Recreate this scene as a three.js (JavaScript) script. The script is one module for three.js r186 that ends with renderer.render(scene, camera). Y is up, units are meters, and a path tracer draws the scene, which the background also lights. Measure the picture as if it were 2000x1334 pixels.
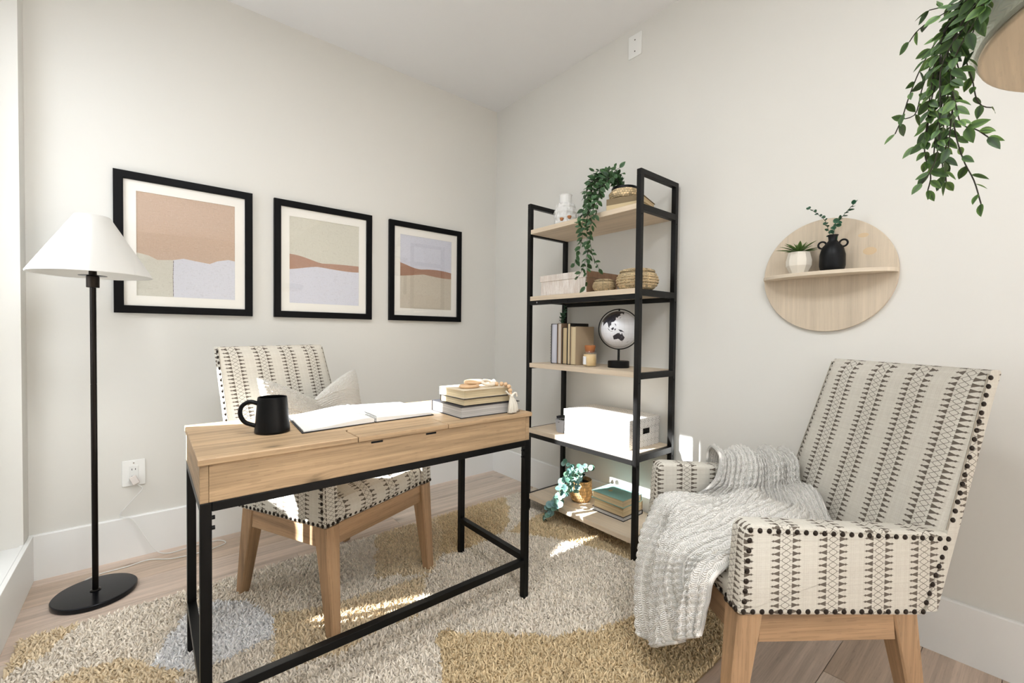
import * as THREE from 'three';
import { RoundedBoxGeometry } from 'three/addons/geometries/RoundedBoxGeometry.js';
import { mergeGeometries, mergeVertices, toCreasedNormals } from 'three/addons/utils/BufferGeometryUtils.js';
import { RectAreaLightUniformsLib } from 'three/addons/lights/RectAreaLightUniformsLib.js';
import { ImprovedNoise } from 'three/addons/math/ImprovedNoise.js';

// ------------------------------------------------------------------ camera, sky, sun, exposure
const scene = new THREE.Scene();
const renderer = new THREE.WebGLRenderer({ antialias: true });
renderer.toneMapping = THREE.LinearToneMapping;
renderer.toneMappingExposure = 3.8;
renderer.shadowMap.enabled = true;
const FPX = 856.886;                                   // focal length in pixels of the 2000 x 1334 frame
const camera = new THREE.PerspectiveCamera(2 * Math.atan(667 / FPX) * 180 / Math.PI, 2000 / 1334, 0.05, 100);
camera.position.set(-2.0279, 1.0483, 2.647);
camera.rotation.set(-1.162 * Math.PI / 180, -39.693 * Math.PI / 180, 0.616 * Math.PI / 180, 'YXZ');
camera.updateMatrixWorld(true);
scene.add(camera);
scene.background = new THREE.Color().setRGB(0.92, 0.975, 1.06);
scene.backgroundIntensity = 0.95;
const SUN = new THREE.Vector3(1, -0.65, 0.34).normalize();
const sun = new THREE.DirectionalLight(new THREE.Color().setRGB(0.95, 0.98, 1.0), 11);
sun.position.copy(SUN).multiplyScalar(-8);
sun.castShadow = true;
Object.assign(sun.shadow.camera, { left: -6, right: 6, top: 6, bottom: -6, near: 0.1, far: 20 });
sun.shadow.mapSize.set(2048, 2048);
sun.shadow.radius = 1.5;
scene.add(sun, sun.target);

// two unseen ceiling panels, added as fill light from above the frame
RectAreaLightUniformsLib.init();
const FILL_PANELS = [[-1.85, 1.75, 3.6], [-1.8, 3.2, 5.5]], PS = 0.6;
for (const [x, z, power] of FILL_PANELS) {
  const l = new THREE.RectAreaLight(new THREE.Color().setRGB(0.92, 0.98, 1.04), power, PS, PS);
  l.position.set(x, 2.652, z); l.rotation.x = -Math.PI / 2; l.castShadow = true; scene.add(l);
}

// ------------------------------------------------------------------ helpers
const R = (d) => d * Math.PI / 180;
let seedv = 12345;
const rnd = () => { seedv = (seedv * 1664525 + 1013904223) >>> 0; return seedv / 4294967296; };
const rr = (a, b) => a + (b - a) * rnd();
const seed = (s) => { seedv = s >>> 0; };
const V3 = (x, y, z) => new THREE.Vector3(x, y, z);
const clamp = (x, a = 0, b = 1) => Math.min(b, Math.max(a, x));
const sstep = (a, b, x) => { const t = clamp((x - a) / (b - a)); return t * t * (3 - 2 * t); };
const perlin = new ImprovedNoise();
// pixel of the photograph -> point where its sight line meets a plane x / y / z = value
function sight(u, v) { return V3((u - 1000) / FPX, -(v - 667) / FPX, -1).applyQuaternion(camera.quaternion); }
function at(axis, u, v, val) { const d = sight(u, v), o = camera.position; return d.clone().multiplyScalar((val - o[axis]) / d[axis]).add(o); }
const atX = (u, v, x) => at('x', u, v, x), atY = (u, v, y) => at('y', u, v, y), atZ = (u, v, z) => at('z', u, v, z);

const taken = new Map();
const numbered = (n) => { const k = taken.get(n) ?? 0; taken.set(n, k + 1); return k ? n + '_' + String(k).padStart(3, '0') : n; };
function thing(name, label, category, pos = [0, 0, 0], turn = 0, group) {
  const o = new THREE.Group(); o.name = numbered(name); o.position.set(...pos); o.rotation.y = turn;
  o.userData = { label, category }; if (group) o.userData.group = group;
  scene.add(o); o.updateMatrixWorld(true); return o;
}
function mesh(parent, name, geo, mat) { const m = new THREE.Mesh(geo, mat); m.name = name; m.castShadow = m.receiveShadow = true; parent.add(m); return m; }
// geometry given in world coordinates, made a child of an upright thing
function wpart(parent, name, geo, mat) {
  parent.updateWorldMatrix(true, false);
  geo.applyMatrix4(parent.matrixWorld.clone().invert());
  return mesh(parent, name, geo, mat);
}
function struct(name, geo, mat, label) { const m = mesh(scene, name, geo, mat); m.userData = { kind: 'structure', label, category: name.split('_')[0] }; return m; }

const prep = (g) => { const n = g.index ? g.toNonIndexed() : g; for (const k of Object.keys(n.attributes)) if (!['position', 'normal', 'uv'].includes(k)) n.deleteAttribute(k); if (!n.attributes.uv) n.setAttribute('uv', new THREE.BufferAttribute(new Float32Array(n.attributes.position.count * 2), 2)); return n; };
const merge = (list) => mergeGeometries(list.map(prep));
// metre uv by face direction; the texture's u axis follows the grain axis
function grain(geo, axis = 'x', su = 1.2, sv = 0.4, ou = 0, ov = 0) {
  const g = prep(geo), p = g.attributes.position, uv = g.attributes.uv, ax = 'xyz'.indexOf(axis);
  const a = V3(), b = V3(), c = V3(), n = V3(), get = (i) => [p.getX(i), p.getY(i), p.getZ(i)];
  for (let i = 0; i < p.count; i += 3) {
    a.fromBufferAttribute(p, i); b.fromBufferAttribute(p, i + 1); c.fromBufferAttribute(p, i + 2);
    n.subVectors(b, a).cross(c.clone().sub(a));
    const q = [Math.abs(n.x), Math.abs(n.y), Math.abs(n.z)], d = q.indexOf(Math.max(...q));
    let iu = ax, iv;
    if (d === ax) { iu = (ax + 1) % 3; iv = (ax + 2) % 3; } else iv = 3 - d - ax;
    for (let k = 0; k < 3; k++) { const w = get(i + k); uv.setXY(i + k, w[iu] / su + ou, w[iv] / sv + ov); }
  }
  return g;
}
const rbox = (x0, x1, y0, y1, z0, z1, r = 0.002, s = 1) => new RoundedBoxGeometry(x1 - x0, y1 - y0, z1 - z0, s, Math.min(r, (x1 - x0) / 2.01, (y1 - y0) / 2.01, (z1 - z0) / 2.01)).translate((x0 + x1) / 2, (y0 + y1) / 2, (z0 + z1) / 2);
const cbox = (x0, x1, y0, y1, z0, z1) => new THREE.BoxGeometry(x1 - x0, y1 - y0, z1 - z0).translate((x0 + x1) / 2, (y0 + y1) / 2, (z0 + z1) / 2);
const lathe = (pts, seg = 40) => new THREE.LatheGeometry(pts.map(([r, y]) => new THREE.Vector2(r, y)), seg);
const tube = (pts, r, seg = 40, rs = 8, closed = false) => new THREE.TubeGeometry(new THREE.CatmullRomCurve3(pts, closed), seg, r, rs, closed);
const sphere = (r, x, y, z, w = 12, h = 8) => new THREE.SphereGeometry(r, w, h).translate(x, y, z);
function shapeOf(pts) { return new THREE.Shape(pts.map(([x, y]) => new THREE.Vector2(x, y))); }
function rounded(pts, r) {                             // polygon with rounded corners
  const s = new THREE.Shape(), n = pts.length;
  for (let i = 0; i < n; i++) {
    const p = new THREE.Vector2(...pts[i]), a = new THREE.Vector2(...pts[(i + n - 1) % n]).sub(p), b = new THREE.Vector2(...pts[(i + 1) % n]).sub(p);
    const ri = Array.isArray(r) ? r[i] : r, pa = p.clone().add(a.setLength(ri)), pb = p.clone().add(b.setLength(ri));
    if (i) s.lineTo(pa.x, pa.y); else s.moveTo(pa.x, pa.y);
    s.quadraticCurveTo(p.x, p.y, pb.x, pb.y);
  }
  s.closePath(); return s;
}
const extr = (shape, depth, bevel = 0.002, seg = 1, curve = 8) => new THREE.ExtrudeGeometry(shape, { depth: depth - 2 * bevel, bevelEnabled: bevel > 0, bevelSize: bevel, bevelThickness: bevel, bevelOffset: -bevel, bevelSegments: seg, curveSegments: curve }).translate(0, 0, bevel);
// tapered leg: hexahedron between two rectangles
function taper(tc, tw, td, bc, bw, bd, ch = 0.004) {
  const ring = ([x, y, z], w, d) => { const a = w / 2, b = d / 2; return [[a - ch, b], [a, b - ch], [a, -b + ch], [a - ch, -b], [-a + ch, -b], [-a, -b + ch], [-a, b - ch], [-a + ch, b]].map(([i, j]) => V3(x + i, y, z + j)); };
  const t = ring(tc, tw, td), b = ring(bc, bw, bd), pos = [];
  const tri = (...v) => v.forEach((q) => pos.push(q.x, q.y, q.z));
  for (let i = 0; i < 8; i++) { const j = (i + 1) % 8; tri(t[i], t[j], b[j]); tri(t[i], b[j], b[i]); }
  for (let i = 1; i < 7; i++) { tri(t[0], t[i + 1], t[i]); tri(b[0], b[i], b[i + 1]); }
  const g = new THREE.BufferGeometry(); g.setAttribute('position', new THREE.Float32BufferAttribute(pos, 3));
  g.computeVertexNormals(); return g;
}
function sheet(nu, nv, f, uvf) {                       // grid surface f(i/nu, j/nv) -> Vector3
  const pos = [], uv = [], idx = [];
  for (let j = 0; j <= nv; j++) for (let i = 0; i <= nu; i++) { const p = f(i / nu, j / nv); pos.push(p.x, p.y, p.z); const q = uvf ? uvf(i / nu, j / nv) : [i / nu, j / nv]; uv.push(q[0], q[1]); }
  for (let j = 0; j < nv; j++) for (let i = 0; i < nu; i++) { const a = j * (nu + 1) + i, b = a + 1, c = a + nu + 1, d = c + 1; idx.push(a, c, b, b, c, d); }
  const g = new THREE.BufferGeometry(); g.setAttribute('position', new THREE.Float32BufferAttribute(pos, 3)); g.setAttribute('uv', new THREE.Float32BufferAttribute(uv, 2)); g.setIndex(idx); g.computeVertexNormals(); return g;
}

// ------------------------------------------------------------------ textures
const hash = (x, y, s) => { let h = (Math.imul(x, 374761393) + Math.imul(y, 668265263) + Math.imul(s, 2147483647 / 3 | 0)) | 0; h = Math.imul(h ^ (h >>> 13), 1274126177); return ((h ^ (h >>> 16)) >>> 0) / 4294967296; };
function pn(x, y, px, py, s = 1) {                     // periodic value noise
  const xi = Math.floor(x), yi = Math.floor(y), fx = x - xi, fy = y - yi, m = (a, n) => ((a % n) + n) % n, u = fx * fx * (3 - 2 * fx), v = fy * fy * (3 - 2 * fy);
  const h = (i, j) => hash(m(i, px), m(j, py), s);
  return (h(xi, yi) * (1 - u) + h(xi + 1, yi) * u) * (1 - v) + (h(xi, yi + 1) * (1 - u) + h(xi + 1, yi + 1) * u) * v;
}
function dataTex(w, h, f, srgb = true) {
  const d = new Uint8Array(w * h * 4);
  for (let y = 0; y < h; y++) for (let x = 0; x < w; x++) { const c = f(x / w, y / h); const i = (y * w + x) * 4; for (let k = 0; k < 3; k++) d[i + k] = clamp(Math.round((c.length ? c[k] : c) * 255), 0, 255); d[i + 3] = 255; }
  const t = new THREE.DataTexture(d, w, h); t.wrapS = t.wrapT = THREE.RepeatWrapping; t.magFilter = THREE.LinearFilter; t.minFilter = THREE.LinearMipmapLinearFilter; t.generateMipmaps = true;
  if (srgb) t.colorSpace = THREE.SRGBColorSpace; t.needsUpdate = true; return t;
}
function canvasTex(w, h, draw, srgb = true) {
  const c = document.createElement('canvas'); c.width = w; c.height = h; draw(c.getContext('2d'), w, h);
  const t = new THREE.CanvasTexture(c); t.wrapS = t.wrapT = THREE.RepeatWrapping; if (srgb) t.colorSpace = THREE.SRGBColorSpace; return t;
}
// wood: u along the grain (1.2 m), v across (0.4 m)
function woodTex(s, knots, contrast) {
  const K = knots.map(([a, b, r]) => [a, b, r]);
  return dataTex(1024, 512, (u, v) => {
    let w = v + 0.012 * (pn(u * 3, v * 4, 3, 4, s) - 0.5) * 2;
    let kn = 0;
    for (const [a, b, r] of K) { let dx = u - a; dx -= Math.round(dx); let dy = (v - b); dy -= Math.round(dy); const d = Math.hypot(dx * 1.2 / 2.2, dy * 0.4) / r; w += 0.03 * Math.sign(dy || 1) * Math.exp(-d * d * 0.6); kn = Math.max(kn, Math.exp(-d * d * 3)); }
    const wide = pn(u * 2, w * 9, 2, 9, s + 1), mid = pn(u * 5, w * 42, 5, 42, s + 2), fine = pn(u * 14, w * 170, 14, 170, s + 3), pore = pn(u * 40, w * 256, 40, 256, s + 4);
    const streak = Math.pow(pn(u * 3, w * 26, 3, 26, s + 5), 3);
    let g = 0.93 + contrast * ((wide - 0.5) * 0.16 + (mid - 0.5) * 0.16 + (fine - 0.5) * 0.12 - streak * 0.14) - (pore > 0.8 ? 0.07 * contrast : 0);
    g -= kn * 0.4 * Math.max(0.4, contrast);
    return [g, g * (0.985 - 0.03 * contrast * (1 - g)), g * (0.97 - 0.1 * contrast * (1 - g))];
  });
}
const TX = {
  oak: woodTex(3, [[0.2, 0.32, 0.012], [0.62, 0.71, 0.016], [0.85, 0.2, 0.009]], 0.85),
  pale: woodTex(17, [], 0.3),
  plank: woodTex(41, [[0.3, 0.4, 0.035], [0.8, 0.8, 0.02]], 0.6),
  leg: woodTex(59, [], 0.95),
};
const LIN_W = 0.122, LIN_H = 0.2528;
TX.linen = canvasTex(512, 1024, (c, w, h) => {
  c.fillStyle = '#d3cec3'; c.fillRect(0, 0, w, h);
  for (let y = 0; y < h; y += 2) { const a = hash(y, 3, 5); c.fillStyle = a > 0.5 ? 'rgba(255,252,244,' + (0.09 * a) + ')' : 'rgba(120,110,95,' + (0.07 * (1 - a)) + ')'; c.fillRect(0, y, w, 2); }
  for (let x = 0; x < w; x += 2) { const a = hash(x, 9, 7); c.fillStyle = a > 0.5 ? 'rgba(255,252,244,' + (0.09 * a) + ')' : 'rgba(120,110,95,' + (0.07 * (1 - a)) + ')'; c.fillRect(x, 0, 2, h); }
  for (let k = 0; k < 900; k++) { const x = hash(k, 1, 2) * w, y = hash(k, 2, 3) * h, L = 8 + 26 * hash(k, 4, 5); c.fillStyle = hash(k, 7, 7) > 0.5 ? 'rgba(246,243,236,.28)' : 'rgba(140,130,115,.16)'; if (hash(k, 5, 6) > 0.5) c.fillRect(x, y, L, 2); else c.fillRect(x, y, 2, L); }
  const n = 16, st = h / n, cx = w / 2, mm = w / 120; c.strokeStyle = '#595148'; c.fillStyle = '#665d53'; c.lineWidth = 4.4; c.lineJoin = 'round';
  for (let i = -1; i <= n; i++) {
    const y = (i + 0.5) * st, b = 9.5 * mm, base = 16 * mm, tip = 33 * mm, hh = st * 0.40;
    for (const s of [-1, 1]) {
      c.beginPath(); c.moveTo(cx, y - st / 2); c.lineTo(cx + s * b, y - st * 0.14); c.lineTo(cx + s * b, y + st * 0.14); c.lineTo(cx, y + st / 2); c.stroke();
      c.beginPath(); c.moveTo(cx + s * b, y); c.lineTo(cx + s * base, y); c.stroke();
      c.beginPath(); c.moveTo(cx + s * base, y - hh); c.lineTo(cx + s * (base + 7 * mm), y - hh * 0.62); c.lineTo(cx + s * tip, y - 2); c.lineTo(cx + s * tip, y + 2); c.lineTo(cx + s * (base + 7 * mm), y + hh * 0.62); c.lineTo(cx + s * base, y + hh); c.closePath(); c.fill();
      c.beginPath(); c.moveTo(cx + s * 31 * mm, y - 8); c.lineTo(cx + s * 34 * mm, y - 11); c.lineTo(cx + s * 36 * mm, y - 3); c.lineTo(cx + s * 40 * mm, y); c.lineTo(cx + s * 36 * mm, y + 3); c.lineTo(cx + s * 34 * mm, y + 11); c.lineTo(cx + s * 31 * mm, y + 8); c.closePath(); c.fill();
    }
  }
});
TX.weaveBump = dataTex(256, 256, (u, v) => { const a = Math.sin(u * 64 * Math.PI * 2), b = Math.sin(v * 64 * Math.PI * 2); return 0.5 + 0.25 * (a * b) + 0.25 * (pn(u * 64, v * 64, 64, 64, 5) - 0.5); }, false);
TX.knitBump = dataTex(256, 256, (u, v) => { const x = u * 8, y = v * 16, cx = x - Math.floor(x) - 0.5, leanx = Math.abs(cx), yy = y + leanx * 1.2; const s = yy - Math.floor(yy) - 0.5; return clamp(0.9 - 1.4 * s * s * 2 - 2.2 * Math.pow(leanx * 1.1, 4) * 8); }, false);
TX.loopBump = dataTex(512, 512, (u, v) => {
  const n = 44, x = u * n, y = v * n, i = Math.floor(x), j = Math.floor(y); let m = 0;
  for (let a = -1; a <= 1; a++) for (let b = -1; b <= 1; b++) { const I = (i + a + n) % n, J = (j + b + n) % n, dx = x - (i + a + 0.3 + 0.4 * hash(I, J, 1)), dy = y - (j + b + 0.3 + 0.4 * hash(I, J, 2)); m = Math.max(m, 1 - Math.hypot(dx, dy) * 1.25); }
  return clamp(m);
}, false);
TX.pages = dataTex(64, 256, (u, v) => { const g = 0.86 + 0.16 * (pn(u * 2, v * 90, 2, 90, 8) - 0.5) + 0.1 * (pn(u * 1, v * 200, 1, 200, 9) - 0.5); return [g, g, g]; });
TX.paper = dataTex(512, 512, (u, v) => { const a = pn(u * 6, v * 6, 6, 6, 21), b = pn(u * 40, v * 18, 40, 18, 22), c = pn(u * 120, v * 90, 120, 90, 23), d = Math.pow(pn(u * 60, v * 60, 60, 60, 24), 6); const g = 0.93 + 0.06 * (a - 0.5) + 0.1 * (b - 0.5) + 0.07 * (c - 0.5) - 0.35 * d; return [g, g, g]; });
TX.washed = canvasTex(1024, 512, (c, w, h) => {
  c.fillStyle = '#d9d2ca'; c.fillRect(0, 0, w, h);
  for (let k = 0; k < 2600; k++) { const x = hash(k, 1, 31) * w, y = hash(k, 2, 31) * h, L = 20 + 130 * hash(k, 3, 31), a = hash(k, 4, 31); c.fillStyle = a < 0.35 ? 'rgba(140,116,96,.22)' : a < 0.7 ? 'rgba(240,238,236,.34)' : 'rgba(172,164,160,.26)'; c.fillRect(x, y, 1 + 2.5 * hash(k, 5, 31), L); }
  for (let i = 0; i < 9; i++) { const x = i * w / 9; c.fillStyle = 'rgba(110,92,80,.5)'; c.fillRect(x, 0, 2, h); c.strokeStyle = 'rgba(150,124,104,.5)'; c.lineWidth = 2; for (let r = 0; r < 7; r++) { const yy = h * hash(i, 3, 33); c.beginPath(); c.ellipse(x + w / 18, yy, 6 + r * 5, 30 + r * 24, 0, 0, 7); c.stroke(); } }
});
TX.trellis = canvasTex(512, 512, (c, w, h) => {
  c.fillStyle = '#e6e3de'; c.fillRect(0, 0, w, h); c.strokeStyle = '#5d554c'; c.lineWidth = 3.6;
  const s = w / 4;
  for (let i = -1; i < 5; i++) for (let j = -1; j < 5; j++) { const x = (i + 0.5) * s, y = (j + 0.5) * s;
    c.strokeRect(x - s * 0.44, y - s * 0.44, s * 0.88, s * 0.88); c.strokeRect(x - s * 0.12, y - s * 0.12, s * 0.24, s * 0.24);
    c.beginPath(); c.arc(x, y, s * 0.3, 0, 7); c.stroke();
    for (const [a, b] of [[1, 1], [1, -1], [-1, 1], [-1, -1]]) { c.beginPath(); c.arc(x + a * s / 2, y + b * s / 2, s * 0.22, 0, 7); c.stroke(); } }
});
TX.wicker = dataTex(256, 256, (u, v) => { const row = Math.floor(v * 8), x = u * 12 + row * 0.45, a = Math.abs(Math.sin(x * Math.PI)), b = Math.abs(Math.sin(v * 8 * Math.PI)); return clamp(0.15 + 0.85 * Math.pow(a, 0.5) * Math.pow(b, 0.5)); }, false);
TX.wickerC = dataTex(256, 256, (u, v) => { const row = Math.floor(v * 8), x = u * 12 + row * 0.45, a = Math.abs(Math.sin(x * Math.PI)), k = hash(Math.floor(x), row, 4), b = Math.abs(Math.sin(v * 8 * Math.PI)); const g = 0.82 + 0.28 * (k - 0.4) - (a < 0.25 ? 0.18 : 0) - (b < 0.2 ? 0.16 : 0); return [g, g * 0.97, g * 0.9]; });
TX.emboss = dataTex(512, 512, (u, v) => { const a = Math.sin((u * 10 + 0.6 * Math.sin(v * 6 * Math.PI * 2)) * Math.PI * 2), n = pn(u * 12, v * 12, 12, 12, 4); return clamp(0.5 + 0.35 * a * Math.sin(v * 8 * Math.PI) + 0.3 * (n - 0.5)); }, false);
TX.stucco = dataTex(256, 256, (u, v) => 0.5 + 0.4 * (pn(u * 40, v * 40, 40, 40, 2) - 0.5) + 0.4 * (pn(u * 110, v * 110, 110, 110, 3) - 0.5), false);

// ------------------------------------------------------------------ materials
const mat = (color, roughness = 0.8, extra = {}) => new THREE.MeshStandardMaterial({ color, roughness, ...extra });
const M = {
  wall: mat('#dbd9d3', 0.95), ceil: mat('#e6e6e6', 0.95), trim: mat('#ececea', 0.45),
  metal: mat('#141312', 0.42, { metalness: 0.35 }), deskMetal: mat('#0c0c0c', 0.38, { metalness: 0.3 }),
  bronze: mat('#1b1714', 0.28, { metalness: 0.75 }), chrome: mat('#c9c9c9', 0.2, { metalness: 1 }),
  desk: mat('#ccaf8b', 0.55, { map: TX.oak }),
  shelfWood: mat('#e2d3bd', 0.6, { map: TX.pale }),
  disc: mat('#d9ccb8', 0.7, { map: TX.pale }), legWood: mat('#b39270', 0.55, { map: TX.leg }),
  linen: mat('#ffffff', 0.95, { map: TX.linen, bumpMap: TX.weaveBump, bumpScale: 0.0004 }),
  nail: mat('#2b231d', 0.38, { metalness: 0.7 }),
  knit: mat('#f3f0ea', 0.95, { bumpMap: TX.knitBump, bumpScale: 0.004 }),
  pillow: mat('#e4e0d8', 0.95, { bumpMap: TX.loopBump, bumpScale: 0.006 }),
  black: mat('#0b0b0c', 0.42), matBlack: mat('#0d0d0e', 0.5), white: mat('#efefed', 0.5), plate: mat('#ebebe8', 0.4),
  paper: mat('#f1f0ec', 0.9), cover: mat('#1d1d20', 0.6),
  pages: mat('#e6d3ad', 0.9, { map: TX.pages }), pagesGrey: mat('#d3d0cc', 0.9, { map: TX.pages }), pagesTan: mat('#dcc59c', 0.9, { map: TX.pages }),
  glass: new THREE.MeshPhysicalMaterial({ color: '#ffffff', roughness: 0.02, transmission: 1, ior: 1.5 }),
  frost: new THREE.MeshPhysicalMaterial({ color: '#efeeeb', roughness: 0.22, transmission: 0.12, ior: 1.4, thickness: 0 }),
  cork: mat('#b0764a', 0.9), wicker: mat('#ffeac8', 0.85, { map: TX.wickerC, bumpMap: TX.wicker, bumpScale: 0.004 }),
  stem: mat('#2e2a20', 0.7), soil: mat('#1c1712', 1),
  shade: new THREE.MeshPhysicalMaterial({ color: '#e6e4df', roughness: 0.95, transmission: 0.3, thickness: 0, side: THREE.DoubleSide }),
  cord: mat('#e9e9e6', 0.5), bead: mat('#d3b08a', 0.6),
};
const dark = (color, roughness, spec = 0.3, metalness = 0) => new THREE.MeshPhysicalMaterial({ color, roughness, specularIntensity: spec, metalness });
Object.assign(M, { metal: dark('#100f0e', 0.4, 0.45), deskMetal: dark('#090909', 0.38, 0.4), black: dark('#08080a', 0.4, 0.4), matBlack: dark('#08080a', 0.5, 0.25), ceramic: dark('#090a0c', 0.4, 0.4) });
const leafMat = (c1) => new THREE.MeshStandardMaterial({ color: c1, roughness: 0.55, vertexColors: true, side: THREE.DoubleSide });
M.leafA = leafMat('#ffffff'); M.leafB = leafMat('#c9d6bb'); M.leafC = leafMat('#a9bca0');

// ------------------------------------------------------------------ room shell
const XL = -2.41, ZF = 7.2, H = 2.7, HB = 0.189, WT = 0.2, JZ0 = 0.1, JZ1 = 0.785, SILL = 0.18, HEAD = 2.52;
const floor = new THREE.Group(); floor.name = 'floor'; floor.userData = { kind: 'structure', label: 'pale oak plank floor running along the back wall', category: 'floor' }; scene.add(floor);
mesh(floor, 'subfloor', cbox(XL - WT, 0.15, -0.12, -0.012, -0.15, ZF + 0.15), mat('#5a4a3c', 1));
{
  seed(7);
  const tones = ['#e2d2c5', '#dcc9b9', '#e5d7ca', '#d7c3b1', '#dfcdbf'].map((c) => mat(c, 0.5, { map: TX.plank }));
  for (let k = -1; k < 40; k++) {
    const z0 = Math.max(0.075 + 0.18 * k, 0.0), z1 = Math.min(0.255 + 0.18 * k, ZF); if (z1 - z0 < 0.02) continue;
    let x = -2.41 - rr(0, 0.7); const cuts = [];
    while (x < 0) { x += rr(0.9, 1.7); cuts.push(x); }
    if (k === 12) { cuts.length = 0; cuts.push(-1.45, -0.405, 1); }
    let a = XL;
    for (const c of cuts) { const b = Math.min(c, 0); if (b - a > 0.02) { const m = mesh(floor, 'plank', grain(rbox(a + 0.0007, b - 0.0007, -0.014, 0, z0 + 0.0007, z1 - 0.0007, 0.0016, 1), 'x', 1.2, 0.4, rnd(), rnd()), tones[Math.floor(rnd() * 5)]); m.receiveShadow = true; } a = b; if (a >= 0) break; }
  }
}
struct('ceiling', cbox(XL - WT, 0.15, H, H + 0.15, -0.15, ZF + 0.15), M.ceil, 'flat white ceiling');
struct('wall_back', cbox(XL - WT, 0.15, -0.12, H, -0.15, 0), M.wall, 'greige painted wall behind the three framed prints');
struct('wall_right', cbox(0, 0.15, -0.12, H, 0, ZF), M.wall, 'greige painted wall behind the shelf unit');
struct('wall_front', cbox(XL - WT, 0.15, -0.12, H, ZF, ZF + 0.15), M.wall, 'greige wall closing the room opposite the prints');
const KZ0 = 4.2, KZ1 = 6.6;                            // unseen wide window, added in this wall as fill from behind the camera
struct('wall_left', merge([
  cbox(XL - WT, XL, -0.12, H, 0, JZ0), cbox(XL - WT, XL, HEAD, H, JZ0, JZ1), cbox(XL - WT, XL, -0.12, H, JZ1, KZ0), cbox(XL - WT, XL, -0.12, SILL, JZ0, JZ1),
  cbox(XL - WT, XL, HEAD, H, KZ0, KZ1), cbox(XL - WT, XL, -0.12, SILL, KZ0, KZ1), cbox(XL - WT, XL, -0.12, H, KZ1, ZF)]), M.wall, 'greige wall with one tall window opening and an added unseen one');
const skirt = (len) => extr(shapeOf([[0, 0], [0.015, 0], [0.015, HB - 0.004], [0.011, HB], [0, HB]]), len, 0);
struct('baseboard_back', skirt(-XL).rotateY(Math.PI / 2).scale(1, 1, -1).translate(XL, 0, 0), M.trim, 'tall white baseboard below the framed prints');
{ const g = prep(scene.getObjectByName('baseboard_back').geometry); const ix = g.attributes.position; const p = ix.array; for (let i = 0; i < p.length; i += 9) for (let k = 0; k < 3; k++) { const t = p[i + 3 + k]; p[i + 3 + k] = p[i + 6 + k]; p[i + 6 + k] = t; } g.computeVertexNormals(); scene.getObjectByName('baseboard_back').geometry = g; }
struct('baseboard_right', skirt(ZF - 0.015).scale(-1, 1, 1).translate(0, 0, 0.015), M.trim, 'tall white baseboard behind the shelf unit and armchair');
{ const o = scene.getObjectByName('baseboard_right'), g = prep(o.geometry), p = g.attributes.position.array; for (let i = 0; i < p.length; i += 9) for (let k = 0; k < 3; k++) { const t = p[i + 3 + k]; p[i + 3 + k] = p[i + 6 + k]; p[i + 6 + k] = t; } g.computeVertexNormals(); o.geometry = g; }
struct('baseboard_left', merge([rbox(XL, -2.395, 0, HB, 0.015, ZF, 0.002), cbox(-2.42, XL, SILL, HB, JZ0, JZ1)]), M.trim, 'tall white baseboard below the window');
struct('trim_1', rbox(XL - WT, -2.42, SILL, SILL + 0.004, JZ0, JZ1, 0.001), M.trim, 'white window sill board');
[['window_1', JZ0, JZ1, 'tall narrow window beside the floor lamp', 0.13, 0.31], ['window_2', KZ0, KZ1, 'added unseen fill window further down the room', 0.035, 0.31]].forEach(([name, z0, z1, label, c, d]) => {
  const w = new THREE.Group(); w.name = name; w.userData = { kind: 'structure', label, category: 'window' }; scene.add(w);
  const x0 = -2.585, x1 = -2.545, b = 0.035, fm = mat('#e4e4e2', 0.4);
  mesh(w, 'window_frame', merge([rbox(x0, x1, SILL, HEAD, z0, z0 + c), rbox(x0, x1, SILL, HEAD, z1 - b, z1), rbox(x0, x1, SILL, SILL + b, z0 + c, z1 - b), rbox(x0, x1, HEAD - d, HEAD, z0 + c, z1 - b)]), fm);  // deep head and wide lamp-side bar are shaped to limit the sun
  mesh(w, 'pane', cbox(-2.567, -2.563, SILL + b, HEAD - d, z0 + c, z1 - b), M.glass);
});
// unseen balcony, added to block low sun and bounce light up into the room
struct('floor_added_deck', cbox(-2.98, XL - WT, -0.2, 0.02, -0.6, 7.6), mat('#b9b5ad', 0.95), 'added unseen deck outside the window that bounces sun inward');
struct('wall_added_screen', rbox(-2.96, -2.9, 0.021, 1.22, -0.6, 0.54, 0.004), mat('#cfccc6', 0.8), 'added unseen tall screen outside the window that blocks low sun');
struct('wall_added_guard', rbox(-2.96, -2.9, 0.021, 0.88, 0.541, 7.6, 0.004), mat('#cfccc6', 0.8), 'added unseen low sun blocker beside the tall screen');

FILL_PANELS.forEach(([x, z], i) => {  // bodies of the two added fill panels
  const t = thing('ceiling_fill_light', i ? 'added square ceiling fill panel further down the room' : 'added square ceiling fill panel above the desk and armchair', 'fill light', [x, H, z], 0, 'added ceiling fill panels'), h = PS / 2 + 0.015;
  mesh(t, 'housing', rbox(-h, h, -0.04, -0.001, -h, h, 0.004), M.white);
  mesh(t, 'diffuser', cbox(-h + 0.015, h - 0.015, -0.044, -0.0405, -h + 0.015, h - 0.015), mat('#ffffff', 0.6, { emissive: '#fff8f0', emissiveIntensity: 1.0 }));
});
// ------------------------------------------------------------------ rug
const RUG = { x0: -2.36, x1: -0.05, z0: 0.52, z1: 2.01 };
const inPoly = (x, z, P) => { let c = false; for (let i = 0, j = P.length - 1; i < P.length; j = i++) { const [a, b] = P[i], [d, e] = P[j]; if ((b > z) !== (e > z) && x < (d - a) * (z - b) / (e - b) + a) c = !c; } return c; };
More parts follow.
